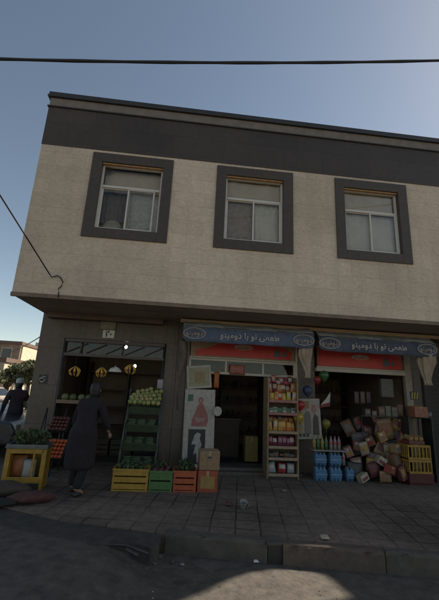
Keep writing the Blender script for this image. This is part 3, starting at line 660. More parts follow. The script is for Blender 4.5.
# tilted tomato tray
TA = Matrix.Rotation(radians(50), 4, 'X')
def tray_of(loc, W, H, n, m, col, lab, fl, fcat, fmat, fr):
    s = thing('display_tray', lab, 'tray', loc); s.rotation_euler = (radians(52), 0, radians(-6))
    b = MB(); b.bx(-W/2, W/2, -H/2, H/2, -.02, 0); b.bx(-W/2, W/2, -H/2, -H/2+.012, 0, .06); b.bx(-W/2, W/2, H/2-.012, H/2, 0, .06); b.bx(-W/2, -W/2+.012, -H/2+.012, H/2-.012, 0, .06); b.bx(W/2-.012, W/2, -H/2+.012, H/2-.012, 0, .06)
    b.build('tray_box', col, s)
    R = Euler((radians(52), 0, radians(-6))).to_matrix(); pr = None
    for i in range(n):
        for j in range(m):
            q = Vector(loc)+R @ Vector((-W/2+W*(i+.5)/n, -H/2+H*(j+.5)/m, .045+random.uniform(0, .01)))
            if pr is None: b = MB(); b.ball((0, 0, 0), fr, 0, (1, 1, .88), 12); pr = b.build(fcat, fmat); o = pr
            else: o = pr.copy(); COL.objects.link(o)
            o.location = q; o.rotation_euler = (.9+random.uniform(-.2, .2), random.uniform(-.3, .3), 0); tag(o, fl, fcat, fl)
TOM = C('tomato_orange', .60, .11, .03, v=.25)
tray_of(at(56, 450, 7.35), .34, .38, 5, 5, STEEL, 'dark tilted tray of orange-red tomatoes left of the dark-clad person', 'orange-red tomato in the tilted tray at the left entrance', 'tomato', TOM, .036)
tray_of(at(60, 425, 7.65), .34, .3, 5, 4, STEEL, 'dark tilted tray of dull red fruit above the tomato tray', 'dull dark red fruit in the upper tilted tray', 'fruit', C('dull_red_fruit', .13, .03, .02), .035)
# support stand for trays
s = thing('tray_stand', 'dark steel stand carrying the tilted fruit trays', 'stand', (-2.45, 7.55, 0))
b = MB()
for x in (-.18, .2): b.tube([(x, -.28, 0), (x, .25, 1.15)], .015, 6); b.tube([(x, .25, 0), (x, .25, 1.15)], .015, 6)
b.tube([(-.18, -.25, .08), (.2, -.25, .08)], .012, 6); b.tube([(-.18, -.1, .42), (.2, -.1, .42)], .012, 6); b.tube([(-.18, .1, .84), (.2, .1, .84)], .012, 6); b.build('stand_frame', STEEL, s)

# back produce bins inside shop A
for i in range(4):
    crate('plastic_crate', ['dark crate', 'brown crate', 'dark olive crate', 'black crate'][i]+' inside the fruit shop, '+['far left', 'second from left', 'third from left', 'far right'][i]+' on the floor', .5, .4, .35, [STEEL, C('crate_brown', .12, .08, .05), C('crate_olive', .08, .08, .04), INK][i], (-2.45+.56*i, 9.6, .03), 0)
s = thing('back_shelf', 'dim shelf unit at the back of the fruit shop', 'shelf', (-1.6, 11.2, .03))
b = MB()
for z in (.5, 1.0, 1.5, 2.0): b.bx(-1.1, 1.2, -.2, .2, z, z+.03)
b.build('shelf_board', C('wood_dark', .10, .07, .05), s)
b = MB()
for x in (-1.1, .03, 1.17): b.bx(x, x+.04, -.2, .2, 0, 2.3)
b.build('upright', STEEL, s)

# left front display: upright yellow crate with greens on top
s = thing('yellow_crate_stand', 'yellow crate stood upright with a tray of greens on top, left of the corner pillar', 'crate', (-2.36, 6.5, 0), radians(6))
b = MB(); b.bx(-.30, -.23, -.17, .17, 0, .60); b.bx(.23, .30, -.17, .17, 0, .60); b.bx(-.25, .25, .14, .17, 0, .6); b.bx(.10, .13, -.16, -.14, .1, .53); b.bx(-.25, .25, -.17, -.15, .53, .6); b.bx(-.25, .25, -.172, -.15, .10, .19)
b.build('crate_side', YEL, s, bev=.004)
b = MB(); b.bx(-.25, .25, -.17, .14, .0, .14); b.build('base_board', STEEL, s)
b = MB(); b.bx(-.31, .31, -.19, .19, .605, .625); b.bx(-.31, .31, -.19, -.175, .626, .665); b.bx(-.31, .31, .175, .19, .626, .665); b.bx(-.31, -.295, -.174, .174, .626, .665); b.bx(.295, .31, -.174, .174, .626, .665); b.build('top_tray', C('grey_tray', .17, .17, .16), s, bev=.003)
herb('greens', (-2.36, 6.5, .64), (.30, .19, .13), 800, .035, [LEAFD, LEAFM, LEAFL], 'heap of leafy greens on the tray of the upright yellow crate', 'greens')
b = MB(); b.pillow(.26, .36, .14); tag(b.build('sack', C('orange_net', .34, .12, .04), loc=(-2.48, 6.48, .14)), 'orange net sack standing in the upright yellow crate', 'sack')
b = MB(); b.pillow(.2, .3, .12); tag(b.build('sack', C('whitish_plastic', .36, .35, .33), loc=(-2.30, 6.42, .14)), 'whitish plastic bag standing in the upright yellow crate', 'bag')
# low lumpy sacks at the left pavement edge
def sack(loc, L, W, H, mat, label, seed, rz):
    rnd = random.Random(seed); b = MB(); n = 24; R = 14; G = []
    for j in range(R+1):
        v = j/R; r = sin(pi*min(.97, max(.03, v)))**.45; row = []
        for i in range(n):
            a_ = 2*pi*i/n; f = 1+.07*sin(3*a_+seed+5*v)+.05*sin(7*v*3+a_*2)
            z = H/2+H/2*r*f*sin(a_); row.append(b.bm.verts.new(((v-.5)*L, W/2*r*f*cos(a_), max(.0, z))))
        G.append(row)
    for j in range(R):
        for i in range(n): b._f([G[j][i], G[j][(i+1) % n], G[j+1][(i+1) % n], G[j+1][i]], 0, True)
    b._f(G[0], 0); b._f(G[-1], 0)
    return tag(b.build('sack', mat, loc=loc, rz=rz), label, 'sack')
sack((-2.42, 5.95, 0), .75, .30, .22, C('brown_sacking', .07, .05, .035, r=.9), 'brown lumpy sack behind the reddish sack, at the left pavement edge', 2, radians(-6))
sack((-1.95, 5.72, 0), .62, .26, .15, C('maroon_sacking', .10, .04, .035, r=.9), 'dark reddish sack lying on the pavement left of the dark-clad person', 3, radians(20))
sack((-2.45, 5.5, -.01), .75, .22, .13, C('black_sacking', .025, .024, .02, r=.9), 'flat black sack nearest the camera at the left pavement edge', 5, radians(8))

# ================================================================ POSTERS / STANDING BOARDS
s = thing('standing_banner', 'tall white advertising board with a red figure above a black panel in the middle entrance', 'banner', (.47, 8.0, .03)); s.rotation_euler = (radians(-3), radians(-1), 0)
b = MB(); b.bx(-.33, .33, 0, .02, 0, 1.63); b.build('board', C('poster_white', .48, .43, .37), s, bev=.002)
b = MB(); b.prism([(-.17, .86), (.15, .86), (.19, .98), (.17, 1.12), (.10, 1.26), (.06, 1.33), (.0, 1.34), (-.05, 1.28), (-.09, 1.15), (-.16, 1.0)], -.004, -.001); b.prism(ring(.02, 1.40, .055, .065, 16), -.004, -.001); b.build('red_figure', C('poster_red', .36, .13, .11), s)
b = MB(); b.prism([(-.27, 1.37), (-.15, 1.38), (-.15, 1.52), (-.26, 1.52)], -.004, -.001); b.build('green_logo', C('poster_green', .07, .17, .09), s)
b = MB(); b.bx(-.22, .14, -.004, -.001, .12, .80); b.build('black_panel', C('poster_black', .03, .028, .03), s)
b = MB(); b.prism([(-.1, .3), (-.04, .34), (-.02, .15), (.03, .15), (.02, .38), (.07, .5), (.02, .62), (.05, .7), (-.02, .74), (-.08, .7), (-.12, .58), (-.15, .5), (-.06, .5)], -.008, -.005); b.build('white_figure', C('poster_pale', .42, .40, .37), s)
b = MB(); b.prism([(-.08, .95), (.1, .95), (.11, 1.04), (-.1, 1.04)], -.008, -.005); b.build('figure_sash', C('poster_pink', .42, .25, .22), s); b = MB(); b.prism(ring(.02, 1.39, .035, .04, 14), -.008, -.005); b.build('figure_face', C('poster_pink', .42, .25, .22), s)
s = thing('framed_notice', 'small cream framed notice fixed above the tall white board', 'notice', (.42, 8.06, 1.68)); s.rotation_euler = (radians(-4), radians(-6), 0)
b = MB(); b.bx(-.27, .27, 0, .02, 0, .5); b.build('frame', C('poster_white', .48, .43, .37), s, bev=.003)
b = MB(); b.bx(-.23, .23, -.004, -.001, .05, .45); b.build('sheet', C('notice_cream', .36, .32, .2), s)
b = MB(); b.bx(-.1, .12, -.008, -.005, .12, .36); b.build('print', C('notice_tan', .32, .24, .12), s)
b = MB(); b.pillow(.12, .36, .08); tag(b.build('snack_bag', C('orange_bag', .48, .14, .03), loc=(.79, 8.1, 1.7)), 'orange snack bag hanging right of the cream notice', 'bag')
b = MB(); b.prism(ring(0, 0, .09, .10, 14), 0, .012); tag(b.build('paper_disc', C('poster_white', .48, .43, .37), loc=(.83, 7.93, 1.22)), 'round white paper tag at the right edge of the tall white board', 'tag')

s = thing('wall_poster', 'tilted white-bordered photo poster on the pier between middle and right shops', 'poster', at(309.5, 439, 7.85)); s.rotation_euler = (0, radians(-3), 0)
b = MB(); b.bx(-.28, .28, 0, .012, 0, .83); b.build('paper', C('poster_white2', .42, .38, .33), s)
b = MB(); b.bx(-.25, .25, -.003, -.001, .035, .79); b.build('photo_background', C('photo_grey', .36, .32, .26), s)
b = MB(); b.bx(-.2, .03, -.006, -.0035, .62, .78); b.build('orange_patch', C('photo_orange', .33, .15, .07), s)
b = MB(); b.prism([(-.1, .1), (.05, .1), (.06, .4), (.03, .55), (-.04, .58), (-.09, .5)], -.006, -.0035); b.prism([(.08, .08), (.23, .08), (.22, .45), (.15, .52), (.1, .4)], -.0065, -.0038, 1); b.prism(ring(.14, .62, .06, .09, 16), -.0065, -.0038, 2)
b.prism([(-.22, .08), (-.12, .08), (-.13, .3), (-.2, .35)], -.006, -.0035, 3); b.build('photo_shapes', [C('photo_light', .17, .15, .13), C('photo_dark', .07, .055, .045), C('photo_pink', .36, .18, .15), C('photo_tan', .34, .27, .15)], s)
# lines of small print
b = MB()
for i in range(3): b.bx(-.22+.08*i, -.17+.08*i, -.0075, -.006, .05, .11)
b.build('print', INK, s)

def balloon(px, py, Y, r, mat, label, sz=1.15):
    p = at(px, py, Y); s = thing('balloon', label, 'balloon', p)
    b = MB(); b.lathe([(0, -r*sz*1.06), (.012, -r*sz*1.02), (r*.45, -r*sz*.75), (r*.85, -r*sz*.3), (r, r*.15), (r*.86, r*.62), (r*.5, r*.95), (0, r*1.08)], 18); b.build('balloon_skin', mat, s)
    b = MB(); b.lathe([(.0, -r*sz*1.05), (.016, -r*sz*1.15), (.004, -r*sz*1.1)], 8); b.tube([(0, 0, -r*sz*1.1), (.01, .02, -r*sz*1.1-.1)], .002, 4); b.build('knot', mat, s)
balloon(300, 405.5, 7.7, .098, C('balloon_red', .42, .03, .03, r=.3), 'red balloon at the top left corner of the photo poster')
balloon(298.5, 418, 7.68, .115, C('balloon_yellow', .46, .30, .03, r=.3), 'yellow balloon under the red one beside the photo poster')
balloon(307.5, 391, 7.75, .11, C('balloon_navy', .05, .07, .14, r=.5), 'dark blue balloon hanging under the gathered curtain')
balloon(317.5, 380, 7.8, .085, C('balloon_crimson', .30, .03, .03, r=.3), 'dark red balloon beside the green balloon')
balloon(324, 376, 7.75, .11, C('balloon_green', .05, .14, .04, r=.3), 'green balloon hanging under the left end of the right awning')
balloon(326, 424, 7.9, .10, C('balloon_olive', .22, .20, .04, r=.3), 'dull yellow-green balloon right of the photo poster')
p = at(325.5, 405, 7.8); s = thing('paper_pennant', 'white paper pennant with a dark red lower half hanging beside the poster', 'pennant', p)
b = MB(); b.prism([(-.11, .0), (.10, .06), (.12, .28), (.02, .14)], 0, .008); b.build('white_half', C('poster_white', .4, .4, .4), s); b = MB(); b.prism([(-.12, -.06), (.1, -.02), (.1, .055), (-.11, -.005)], 0, .008); b.build('red_half', C('pennant_red', .18, .02, .02), s)

# ================================================================ SNACK RACK (middle shop, right side)
RX0, RX1, RY = 1.93, 2.46, 7.62
rk = thing('snack_rack', 'tall wooden snack display rack at the right of the middle shop entrance', 'rack', (0, 0, 0))
b = MB(); b.bx(RX0-.10, RX0-.07, RY-.06, RY+.34, .0, 1.98); b.bx(RX1, RX1+.03, RY-.06, RY+.34, .0, 1.98); b.build('side_panel', C('rack_wood', .27, .19, .11), rk, bev=.004)
b = MB(); b.bx(RX0-.07, RX1, RY+.31, RY+.34, .0, 1.98); b.build('back_panel', C('rack_back', .15, .10, .07), rk)
zl = [at(282, py, RY-.05).z for py in (401.5, 414, 432.5, 447.5, 459, 475)]
for i, z in enumerate(zl):
    b = MB(); b.bx(RX0-.07, RX1, RY-.06, RY+.31, z-.01, z+.01); sh = b.build('shelf', C('rack_wood', .27, .19, .11), rk)
    b = MB(); b.bx(RX0-.075, RX1+.005, RY-.078, RY-.062, z-.025, z+.03); b.build('price_strip', C('strip_pink', .36, .15, .12) if i < 2 else C('strip_tan', .34, .24, .16), sh, bev=.002)
b = MB(); b.bx(RX0-.07, RX1, RY-.02, RY+.31, 0, .06); b.build('plinth', STEEL, rk)
ORD = ['first', 'second', 'third', 'fourth', 'fifth', 'sixth', 'seventh']
def packets(zi, n, h, wd, mats, what, shelfname, dz=0., dy=0., t=.06, cat='snack bag', m2=None):
    for i in range(n):
        mt, cn = random.choice(mats); hh_ = h*random.uniform(.82, 1.08)
        x = RX0-.06+(RX1-RX0+.055)*(i+.5)/n+random.uniform(-.01, .01)
        b = MB(); b.pillow(wd*random.uniform(.9, 1.12), hh_, t*random.uniform(.8, 1.3), 0, Matrix.Rotation(radians(random.uniform(-16, 0)), 4, 'X') @ Matrix.Rotation(random.uniform(-.14, .14), 4, 'Y'), m2=1 if m2 else None)
        tag(b.build(cat.replace(' ', '_'), [mt, random.choice(m2)] if m2 else mt, loc=(x, RY+dy+random.uniform(-.015, .015), zi+.012+dz)), '%s %s, %s from left, %s of snack rack' % (cn, cat, ORD[i], shelfname), cat, '%ss on the %s of the snack rack' % (cat, shelfname))
TAN = C('bag_cream', .52, .36, .2); BRN = C('bag_brown', .24, .09, .05); PINK = C('bag_pink', .5, .1, .13); WHB = C('bag_white', .55, .48, .40)
GOLD = C('bag_gold', .6, .33, .08); MAR = C('bag_maroon', .18, .03, .05); GWB = C('bag_green', .10, .24, .13); PUR = C('bag_lilac', .36, .18, .24); ORB = C('bag_orange', .6, .2, .05)
DGR = C('bag_dimgrey', .15, .14, .12); YLB = C('bag_yellow', .62, .44, .08); REDP = C('bag_red', .62, .05, .04); BLB = C('bag_blue', .08, .14, .26)
packets(zl[0], 6, .19, .105, [(TAN, 'cream'), (GOLD, 'gold'), (REDP, 'red'), (YLB, 'yellow')], '', 'top shelf front row', 0, .02, m2=[WHB, YLB, ORB])
packets(zl[0], 6, .21, .105, [(BRN, 'brown'), (BRN, 'brown'), (MAR, 'maroon'), (ORB, 'orange')], '', 'top shelf middle row', .16, .10, m2=[TAN, TAN, WHB])
packets(zl[0], 6, .20, .105, [(PINK, 'pink'), (WHB, 'white'), (PINK, 'pink'), (REDC, 'red')], '', 'top shelf highest row', .33, .2, m2=[WHB, REDC, TAN])
packets(zl[1], 6, .12, .10, [(WHB, 'white'), (GWB, 'green'), (WHB, 'white')], '', 'second shelf', 0, .02, .05, 'packet', m2=[GWB, GWB, DGR])
packets(zl[2], 6, .23, .11, [(ORB, 'orange'), (GOLD, 'gold'), (REDP, 'red')], '', 'third shelf front row', 0, .03, .08, m2=[GOLD, YLB, WHB])
packets(zl[2], 5, .25, .13, [(BLB, 'blue'), (BRN, 'brown'), (MAR, 'maroon')], '', 'third shelf back row', .05, .14, .08, m2=[GOLD, TAN])
packets(zl[3], 6, .20, .105, [(MAR, 'maroon'), (PINK, 'pink'), (MAR, 'maroon')], '', 'fourth shelf', 0, .04, .07, 'packet', m2=[PUR, PUR, WHB])
packets(zl[4], 5, .10, .12, [(DGR, 'grey'), (BRN, 'brown'), (INK, 'black')], '', 'fifth shelf', 0, .06, .05, 'packet', m2=[BRN, DGR])
packets(zl[5], 3, .21, .18, [(C('bag_bluewhite', .34, .42, .46), 'pale blue'), (C('bag_redround', .42, .06, .05), 'red')], '', 'lowest shelf', 0, .05, .14, m2=[WHB, ORB])

# dim interior of middle shop
s = thing('back_shelf', 'dim shelf unit along the back of the middle shop', 'shelf', (1.3, 11.8, .03))
b = MB()
for z in (.4, .85, 1.3, 1.75, 2.2): b.bx(-1.3, 1.3, -.2, .2, z, z+.03)
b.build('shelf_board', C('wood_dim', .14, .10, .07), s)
b = MB()
for x in (-1.3, -.02, 1.26): b.bx(x, x+.04, -.2, .2, 0, 2.5)
b.build('upright', STEEL, s)
DIM = [C('tin_red', .2, .05, .04), C('tin_tan', .25, .18, .1), C('tin_grey', .2, .2, .2), C('tin_green', .06, .12, .06), C('tin_yellow', .28, .2, .05), C('tin_blue', .05, .08, .14)]
shn = ['lowest', 'second lowest', 'middle', 'second highest', 'highest']
protos = []
for i, m in enumerate(DIM):
    b = MB(); r = .045
    if i % 2: b.lathe([(0, 0), (r, 0), (r, .14), (r*.9, .15), (r*.5, .17), (r*.4, .2), (0, .2)], 12)
    else: b.lathe([(0, 0), (r*1.2, 0), (r*1.2, .005), (r*1.15, .01), (r*1.15, .15), (r*1.2, .155), (r*1.2, .16), (0, .16)], 14)
    protos.append(b.build('jar' if i % 2 else 'tin', m))
pf = [False]*6
for k, z in enumerate((.43, .88, 1.33, 1.78, 2.23)):
    for i in range(14):
        q = random.randrange(6)
        place(protos, pf, q, (.1+.18*i, 11.75, .03+z), (0, 0, 0), ('dim jar' if q % 2 else 'dim tin')+' on the %s back shelf of the middle shop' % shn[k], 'jar' if q % 2 else 'tin', 'goods on the %s back shelf' % shn[k])
carton('carton', 'yellowish carton standing inside the middle shop left of the snack rack', .3, .3, .55, C('carton_olive', .26, .19, .05), (1.75, 8.9, .1), 0, False)
s = thing('shop_counter', 'dark shop counter inside the middle shop', 'counter', (1.1, 10.0, .03))
b = MB(); b.bx(-.7, .5, -.3, .3, 0, .9); b.build('cabinet', C('counter_brown', .09, .06, .04), s, bev=.005); b = MB(); b.bx(-.74, .54, -.34, .34, .901, .94); b.build('counter_top', C('counter_top', .18, .14, .11), s, bev=.004)
b = MB(); b.pillow(.35, .22, .12, 0); tag(b.build('cloth_banner', C('pink_paper', .42, .14, .11), loc=(1.25, 8.1, 2.02)), 'pink crumpled paper stuck on the transom above the middle shop door', 'paper')

# ================================================================ RIGHT SHOP GOODS
# water packs
def waterpack(x, y, z, label, n=(3, 2), col=C('water_blue', .10, .22, .36, r=.25)):
    s = thing('water_pack', label, 'water pack', (x, y, z), 0, 'blue water packs by the right shop entrance')
    b = MB(); r = .038
    for i in range(n[0]):
        for j in range(n[1]):
            mt = Matrix.Translation(((i-(n[0]-1)/2)*.078, (j-.5)*.078, 0))
            b.lathe([(0, 0), (r, 0), (r, .06), (r*.93, .065), (r, .07), (r, .13), (r*.93, .135), (r, .14), (r, .2), (r*.4, .25), (r*.38, .27), (0, .27)], 10, 0, mt)
    b.build('bottles', col, s)
    b = MB(); W = n[0]*.078/2+.003; b.bx(-W, W, -.085, .085, .045, .215); b.build('shrink_wrap', C('wrap_blue', .09, .20, .34, r=.2), s, bev=.02)
    b = MB(); b.bx(-W-.001, W+.001, -.088, -.0851, .12, .135); b.build('wrap_band', C('wrap_pale', .22, .33, .42), s)
yy = 7.55
wx = [at(320, 475, yy).x, at(333, 475, yy).x+.02, at(345, 475, yy).x+.04]
waterpack(wx[0], yy, .0, 'blue shrink-wrapped water pack under the left end of the bottle shelf, on the ground')
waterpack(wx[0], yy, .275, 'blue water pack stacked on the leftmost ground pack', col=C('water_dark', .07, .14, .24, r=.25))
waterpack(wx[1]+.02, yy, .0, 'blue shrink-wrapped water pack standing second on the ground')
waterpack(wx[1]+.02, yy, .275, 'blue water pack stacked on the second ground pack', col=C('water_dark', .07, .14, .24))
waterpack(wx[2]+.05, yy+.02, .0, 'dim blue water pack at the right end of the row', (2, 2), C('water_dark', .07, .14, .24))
b = MB(); b.bx(-.33, .40, -.12, .14, 0, .02); tag(b.build('board', C('white_shelf', .30, .27, .24), loc=(wx[0]+.17, yy, .56)), 'pale board laid on the stacked water packs carrying bottles', 'board')
def bottle(x, y, z, body, capm, label, grp, h=.27):
    s = thing('bottle', label, 'bottle', (x, y, z), 0, grp); r = .034
    b = MB(); b.lathe([(0, 0), (r, 0), (r, h*.28), (r*.92, h*.34), (r, h*.42), (r, h*.6), (r*.8, h*.72), (r*.38, h*.88), (r*.38, h*.93), (0, h*.93)], 12); b.build('bottle_body', body, s)
    b = MB(); b.lathe([(0, h*.93), (r*.45, h*.93), (r*.45, h), (0, h)], 10); b.build('cap', capm, s)
    b = MB(); b.lathe([(r*1.02, h*.42), (r*1.02, h*.6)], 12); b.build('bottle_label', capm, s)
OLV = C('drink_yellow', .24, .20, .06, r=.25); GRD = C('drink_green', .05, .12, .05, r=.25); CLR = C('drink_pale', .22, .2, .19, r=.25); PKC = C('cap_pink', .42, .07, .10)
for i in range(4): bottle(wx[0]-.11+.085*i, yy, .58, [OLV, GRD][i % 2], [C('cap_yellow', .35, .25, .05), GRN][i % 2], ['leftmost yellow drink bottle on the pale board', 'left green drink bottle on the pale board', 'yellow drink bottle between two green ones on the board', 'right green drink bottle on the pale board'][i], 'drink bottles on the pale board')
for i in range(4): bottle(wx[0]+.24+.085*i, yy-.02, .58 if i < 3 else .30, CLR, PKC, 'pale bottle with pink cap and label, '+['leftmost of its row', 'second of its row', 'third of its row', 'standing lower at the right end'][i], 'pink-capped bottles')

# clutter inside the right shop: table, sacks, snack bags
tb = thing('display_table', 'dark display shelf loaded with goods at the right shop entrance', 'shelf', (0, 0, 0))
za = at(385, 416, 8.0).z; xa, xb = at(358, 416, 8.0).x, at(408, 416, 8.0).x
b = MB(); b.bx(xa, xb+.2, 7.85, 8.35, za-.02, za); b.build('shelf_board', STEEL, tb)
for x in (xa+.02, xb+.15):
    for y in (7.88, 8.3): b = MB(); b.tube([(x, y, .05), (x, y, za-.02)], .014, 6); b.build('leg', STEEL, tb)
def bag(px0, px1, py0, py1, Y, t, mat, label, cat='bag', tilt=0, m2=None, name=None):
    p = at((px0+px1)/2, py1, Y); q = at(px0, py1, Y); r_ = at(px1, py1, Y); tp = at((px0+px1)/2, py0, Y)
    b = MB(); b.pillow(r_.x-q.x, tp.z-p.z, t, 0, Matrix.Rotation(radians(tilt), 4, 'Y'), m2=1 if m2 else None)
    return tag(b.build(name or cat.replace(' ', '_'), [mat, m2] if m2 else mat, loc=p), label, cat)
SKG = C('sack_mauve', .17, .13, .12, r=.8)
bag(354, 372, 432, 456, 8.05, .2, SKG, 'large greyish sack with a dark round mark in the right shop', 'sack', -6, C('sack_mark', .08, .06, .06))
bag(365, 380, 452, 473, 7.8, .2, C('sack_pinkish', .19, .12, .11), 'dull pinkish sack in front of the large greyish sack', 'sack', 8)
bag(380, 396, 418, 441, 7.85, .2, C('bag_tanbrown', .27, .16, .08), 'tan-brown snack bag standing under the dark shelf edge', 'snack bag', -10, BRN)
bag(374, 383, 420, 436, 7.95, .12, C('bag_palebrown', .26, .17, .11), 'narrow pale brown bag left of the tan-brown bag', 'snack bag', 12)
bag(385, 398, 452, 472, 7.7, .18, C('bag_cardboard', .24, .15, .08), 'cardboard-brown bag on the ground left of the yellow crates', 'bag', 6)
bag(386, 404, 430, 446, 7.95, .15, C('bag_grey2', .12, .12, .12), 'grey bag between the tan-brown bag and the yellow crates', 'bag', 3)
bag(370, 382, 462, 478, 7.55, .12, C('bag_maroon2', .13, .04, .04), 'small maroon bag on the ground in the right shop entrance', 'bag', -14)
bag(346, 362, 462, 479, 7.6, .15, C('bag_dark2', .06, .06, .055), 'dark bag on the ground right of the water packs', 'bag', 5)
for i, (px, w_, h, c_) in enumerate([(367, .13, .14, C('b1', .10, .07, .06)), (374, .11, .10, C('b2', .19, .16, .14)), (381, .15, .2, C('b3', .17, .09, .07)), (388, .12, .22, C('b4', .20, .24, .14)), (394, .12, .2, C('b5', .27, .25, .2)), (400, .13, .26, C('b6', .24, .10, .07))]):
    p = at(px, 415.5, 8.0); b = MB(); b.bx(-w_/2, w_/2, -.07, .07, 0, h); b.bx(-w_*.3, w_*.3, -.073, -.0701, h*.3, h*.75, 1)
    tag(b.build('packet', [c_, C('packet_label', .25, .2, .13)], loc=(p.x, 8.02+.02*(i % 2), za+.001), bev=.006), 'box on the dark shelf of the right shop, %s' % ['small dark, at the left end', 'low greyish, second from left', 'reddish brown, third from left', 'greenish, third from right', 'pale, second from right', 'red-brown, at the right end'][i], 'packet')
MB2 = [C('m_tan', .36, .22, .11), C('m_brown', .22, .12, .07), C('m_pink', .30, .15, .13), C('m_maroon', .17, .05, .05), C('m_grey', .22, .2, .18), C('m_red', .30, .05, .03), C('m_gold', .36, .22, .06), C('m_cream', .4, .33, .24)]
NM2 = ['tan', 'brown', 'dull pink', 'maroon', 'grey', 'red', 'gold', 'cream']
for i, (px, py, w_, h_, Y, m, lb) in enumerate([(352, 428, 11, 17, 8.3, 1, 'at the far left, above the greyish sack'), (361, 424, 9, 14, 8.35, 4, 'left of the dark shelf legs, hanging high'), (369, 434, 10, 16, 8.2, 3, 'just above the pinkish sack'), (378, 448, 12, 16, 7.95, 0, 'in the middle of the heap'), (390, 452, 10, 14, 7.85, 7, 'leaning left of the upper yellow crate'), (400, 440, 11, 17, 7.9, 5, 'squeezed beside the upper yellow crate'), (398, 462, 12, 16, 7.6, 1, 'squeezed beside the lower yellow crate'), (373, 466, 12, 14, 7.65, 6, 'near the floor under the pinkish sack'), (358, 466, 12, 15, 7.75, 2, 'near the floor under the greyish sack'),
        (404, 474, 9, 14, 7.45, 3, 'on the ground touching the dark red crate'), (386, 478, 12, 12, 7.45, 0, 'lying at the doorstep in front of the heap'), (393, 425, 9, 14, 7.95, 6, 'right of the tan-brown bag under the shelf'), (402, 425, 8, 12, 7.95, 2, 'under the right end of the dark shelf'), (366, 450, 9, 14, 7.7, 7, 'small, on top of the pinkish sack')]):
    if i % 3 == 0:
        p = at(px, py+h_*.4, Y); b = MB(); ww, hh = w_*Y/400, h_*Y/400; rt = Matrix.Rotation(radians(random.uniform(-35, 35)), 4, 'Y') @ Matrix.Rotation(radians(random.uniform(-30, 30)), 4, 'Z')
        b.bx(-ww/2, ww/2, -.06, .06, 0, hh, 0, rt); b.bx(-ww*.32, ww*.32, -.063, -.0602, hh*.25, hh*.8, 1, rt)
        tag(b.build('carton', [MB2[m], MB2[(m+3) % 8]], loc=p, bev=.004), NM2[m]+' printed box in right shop heap, '+lb, 'box'); continue
    bag(px-w_/2, px+w_/2, py-h_*.6, py+h_*.4, Y, .16, MB2[m], NM2[m]+' snack bag in right shop heap, '+lb, 'snack bag', random.uniform(-28, 28), MB2[(m*3+1) % 8])
for i, (px, py, w_, h_, Y, m, lb) in enumerate([(358, 447, 9, 9, 7.85, 5, 'wedged under the greyish sack'), (383, 437, 8, 10, 7.8, 6, 'below the tan-brown bag'), (379, 461, 9, 8, 7.55, 7, 'in the centre near the floor'), (396, 449, 8, 9, 7.6, 0, 'tilted beside the yellow crates'), (350, 452, 8, 10, 7.75, 2, 'just right of the pink-capped bottles'), (372, 441, 8, 9, 7.85, 1, 'in the centre, upper row'), (389, 470, 9, 8, 7.4, 5, 'lowest, near the ground'), (364, 478, 10, 7, 7.45, 7, 'on the ground at the doorstep'), (376, 419, 7, 8, 8.1, 3, 'highest, under the dark shelf')]):
    p = at(px, py+h_*.4, Y); b = MB(); ww, hh = w_*Y/380, h_*Y/380; rt = Matrix.Rotation(radians(random.uniform(-30, 30)), 4, 'Y') @ Matrix.Rotation(radians(random.uniform(-35, 35)), 4, 'Z')
    b.bx(-ww/2, ww/2, -.07, .07, 0, hh, 0, rt); b.bx(-ww*.38, ww*.38, -.073, -.0702, hh*.15, hh*.55, 1, rt); b.bx(-ww*.3, ww*.1, -.073, -.0702, hh*.65, hh*.85, 2, rt)
    tag(b.build('carton', [MB2[m], MB2[(m+4) % 8], WHB], loc=p, bev=.004), 'small '+NM2[m]+' printed carton in right shop heap, '+lb, 'box')
# hanging grey box/sheets behind, upper
p = at(388, 397, 8.3); b = MB(); b.bx(-.15, .15, 0, .1, 0, .42); tag(b.build('carton', C('grey_carton', .17, .15, .12), loc=p), 'grey upright carton on the shelf behind the right-shop goods', 'box')
s = thing('back_shelf', 'dim shelf unit at the back of the right shop', 'shelf', (4.2, 11.6, .03)); b = MB()
for z in (.4, .85, 1.3, 1.75, 2.2): b.bx(-1.2, 1.2, -.2, .2, z, z+.03)
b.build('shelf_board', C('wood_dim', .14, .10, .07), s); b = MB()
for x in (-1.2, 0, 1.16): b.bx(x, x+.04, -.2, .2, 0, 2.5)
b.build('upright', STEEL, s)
for k, z in enumerate((.43, .88, 1.33, 1.78, 2.23)):
    for i in range(12):
        q = random.randrange(6)
        place(protos, pf, q, (3.1+.19*i, 11.55, .03+z), (0, 0, 0), ('dim jar' if q % 2 else 'dim tin')+' on the %s back shelf of the right shop' % shn[k], 'jar' if q % 2 else 'tin', 'goods on the %s back shelf of the right shop' % shn[k])
# hanging strip packets, left wall of right shop
for i, px in enumerate((357, 363, 369)):
    p = at(px, 404, 8.5); b = MB(); b.pillow(.12, .3, .04); tag(b.build('packet', [C('h1', .14, .08, .07), C('h2', .17, .12, .09), C('h3', .10, .06, .07)][i], loc=p), 'dim packet hanging at the back of the right shop, %s of three' % ['left', 'middle', 'right'][i], 'packet')
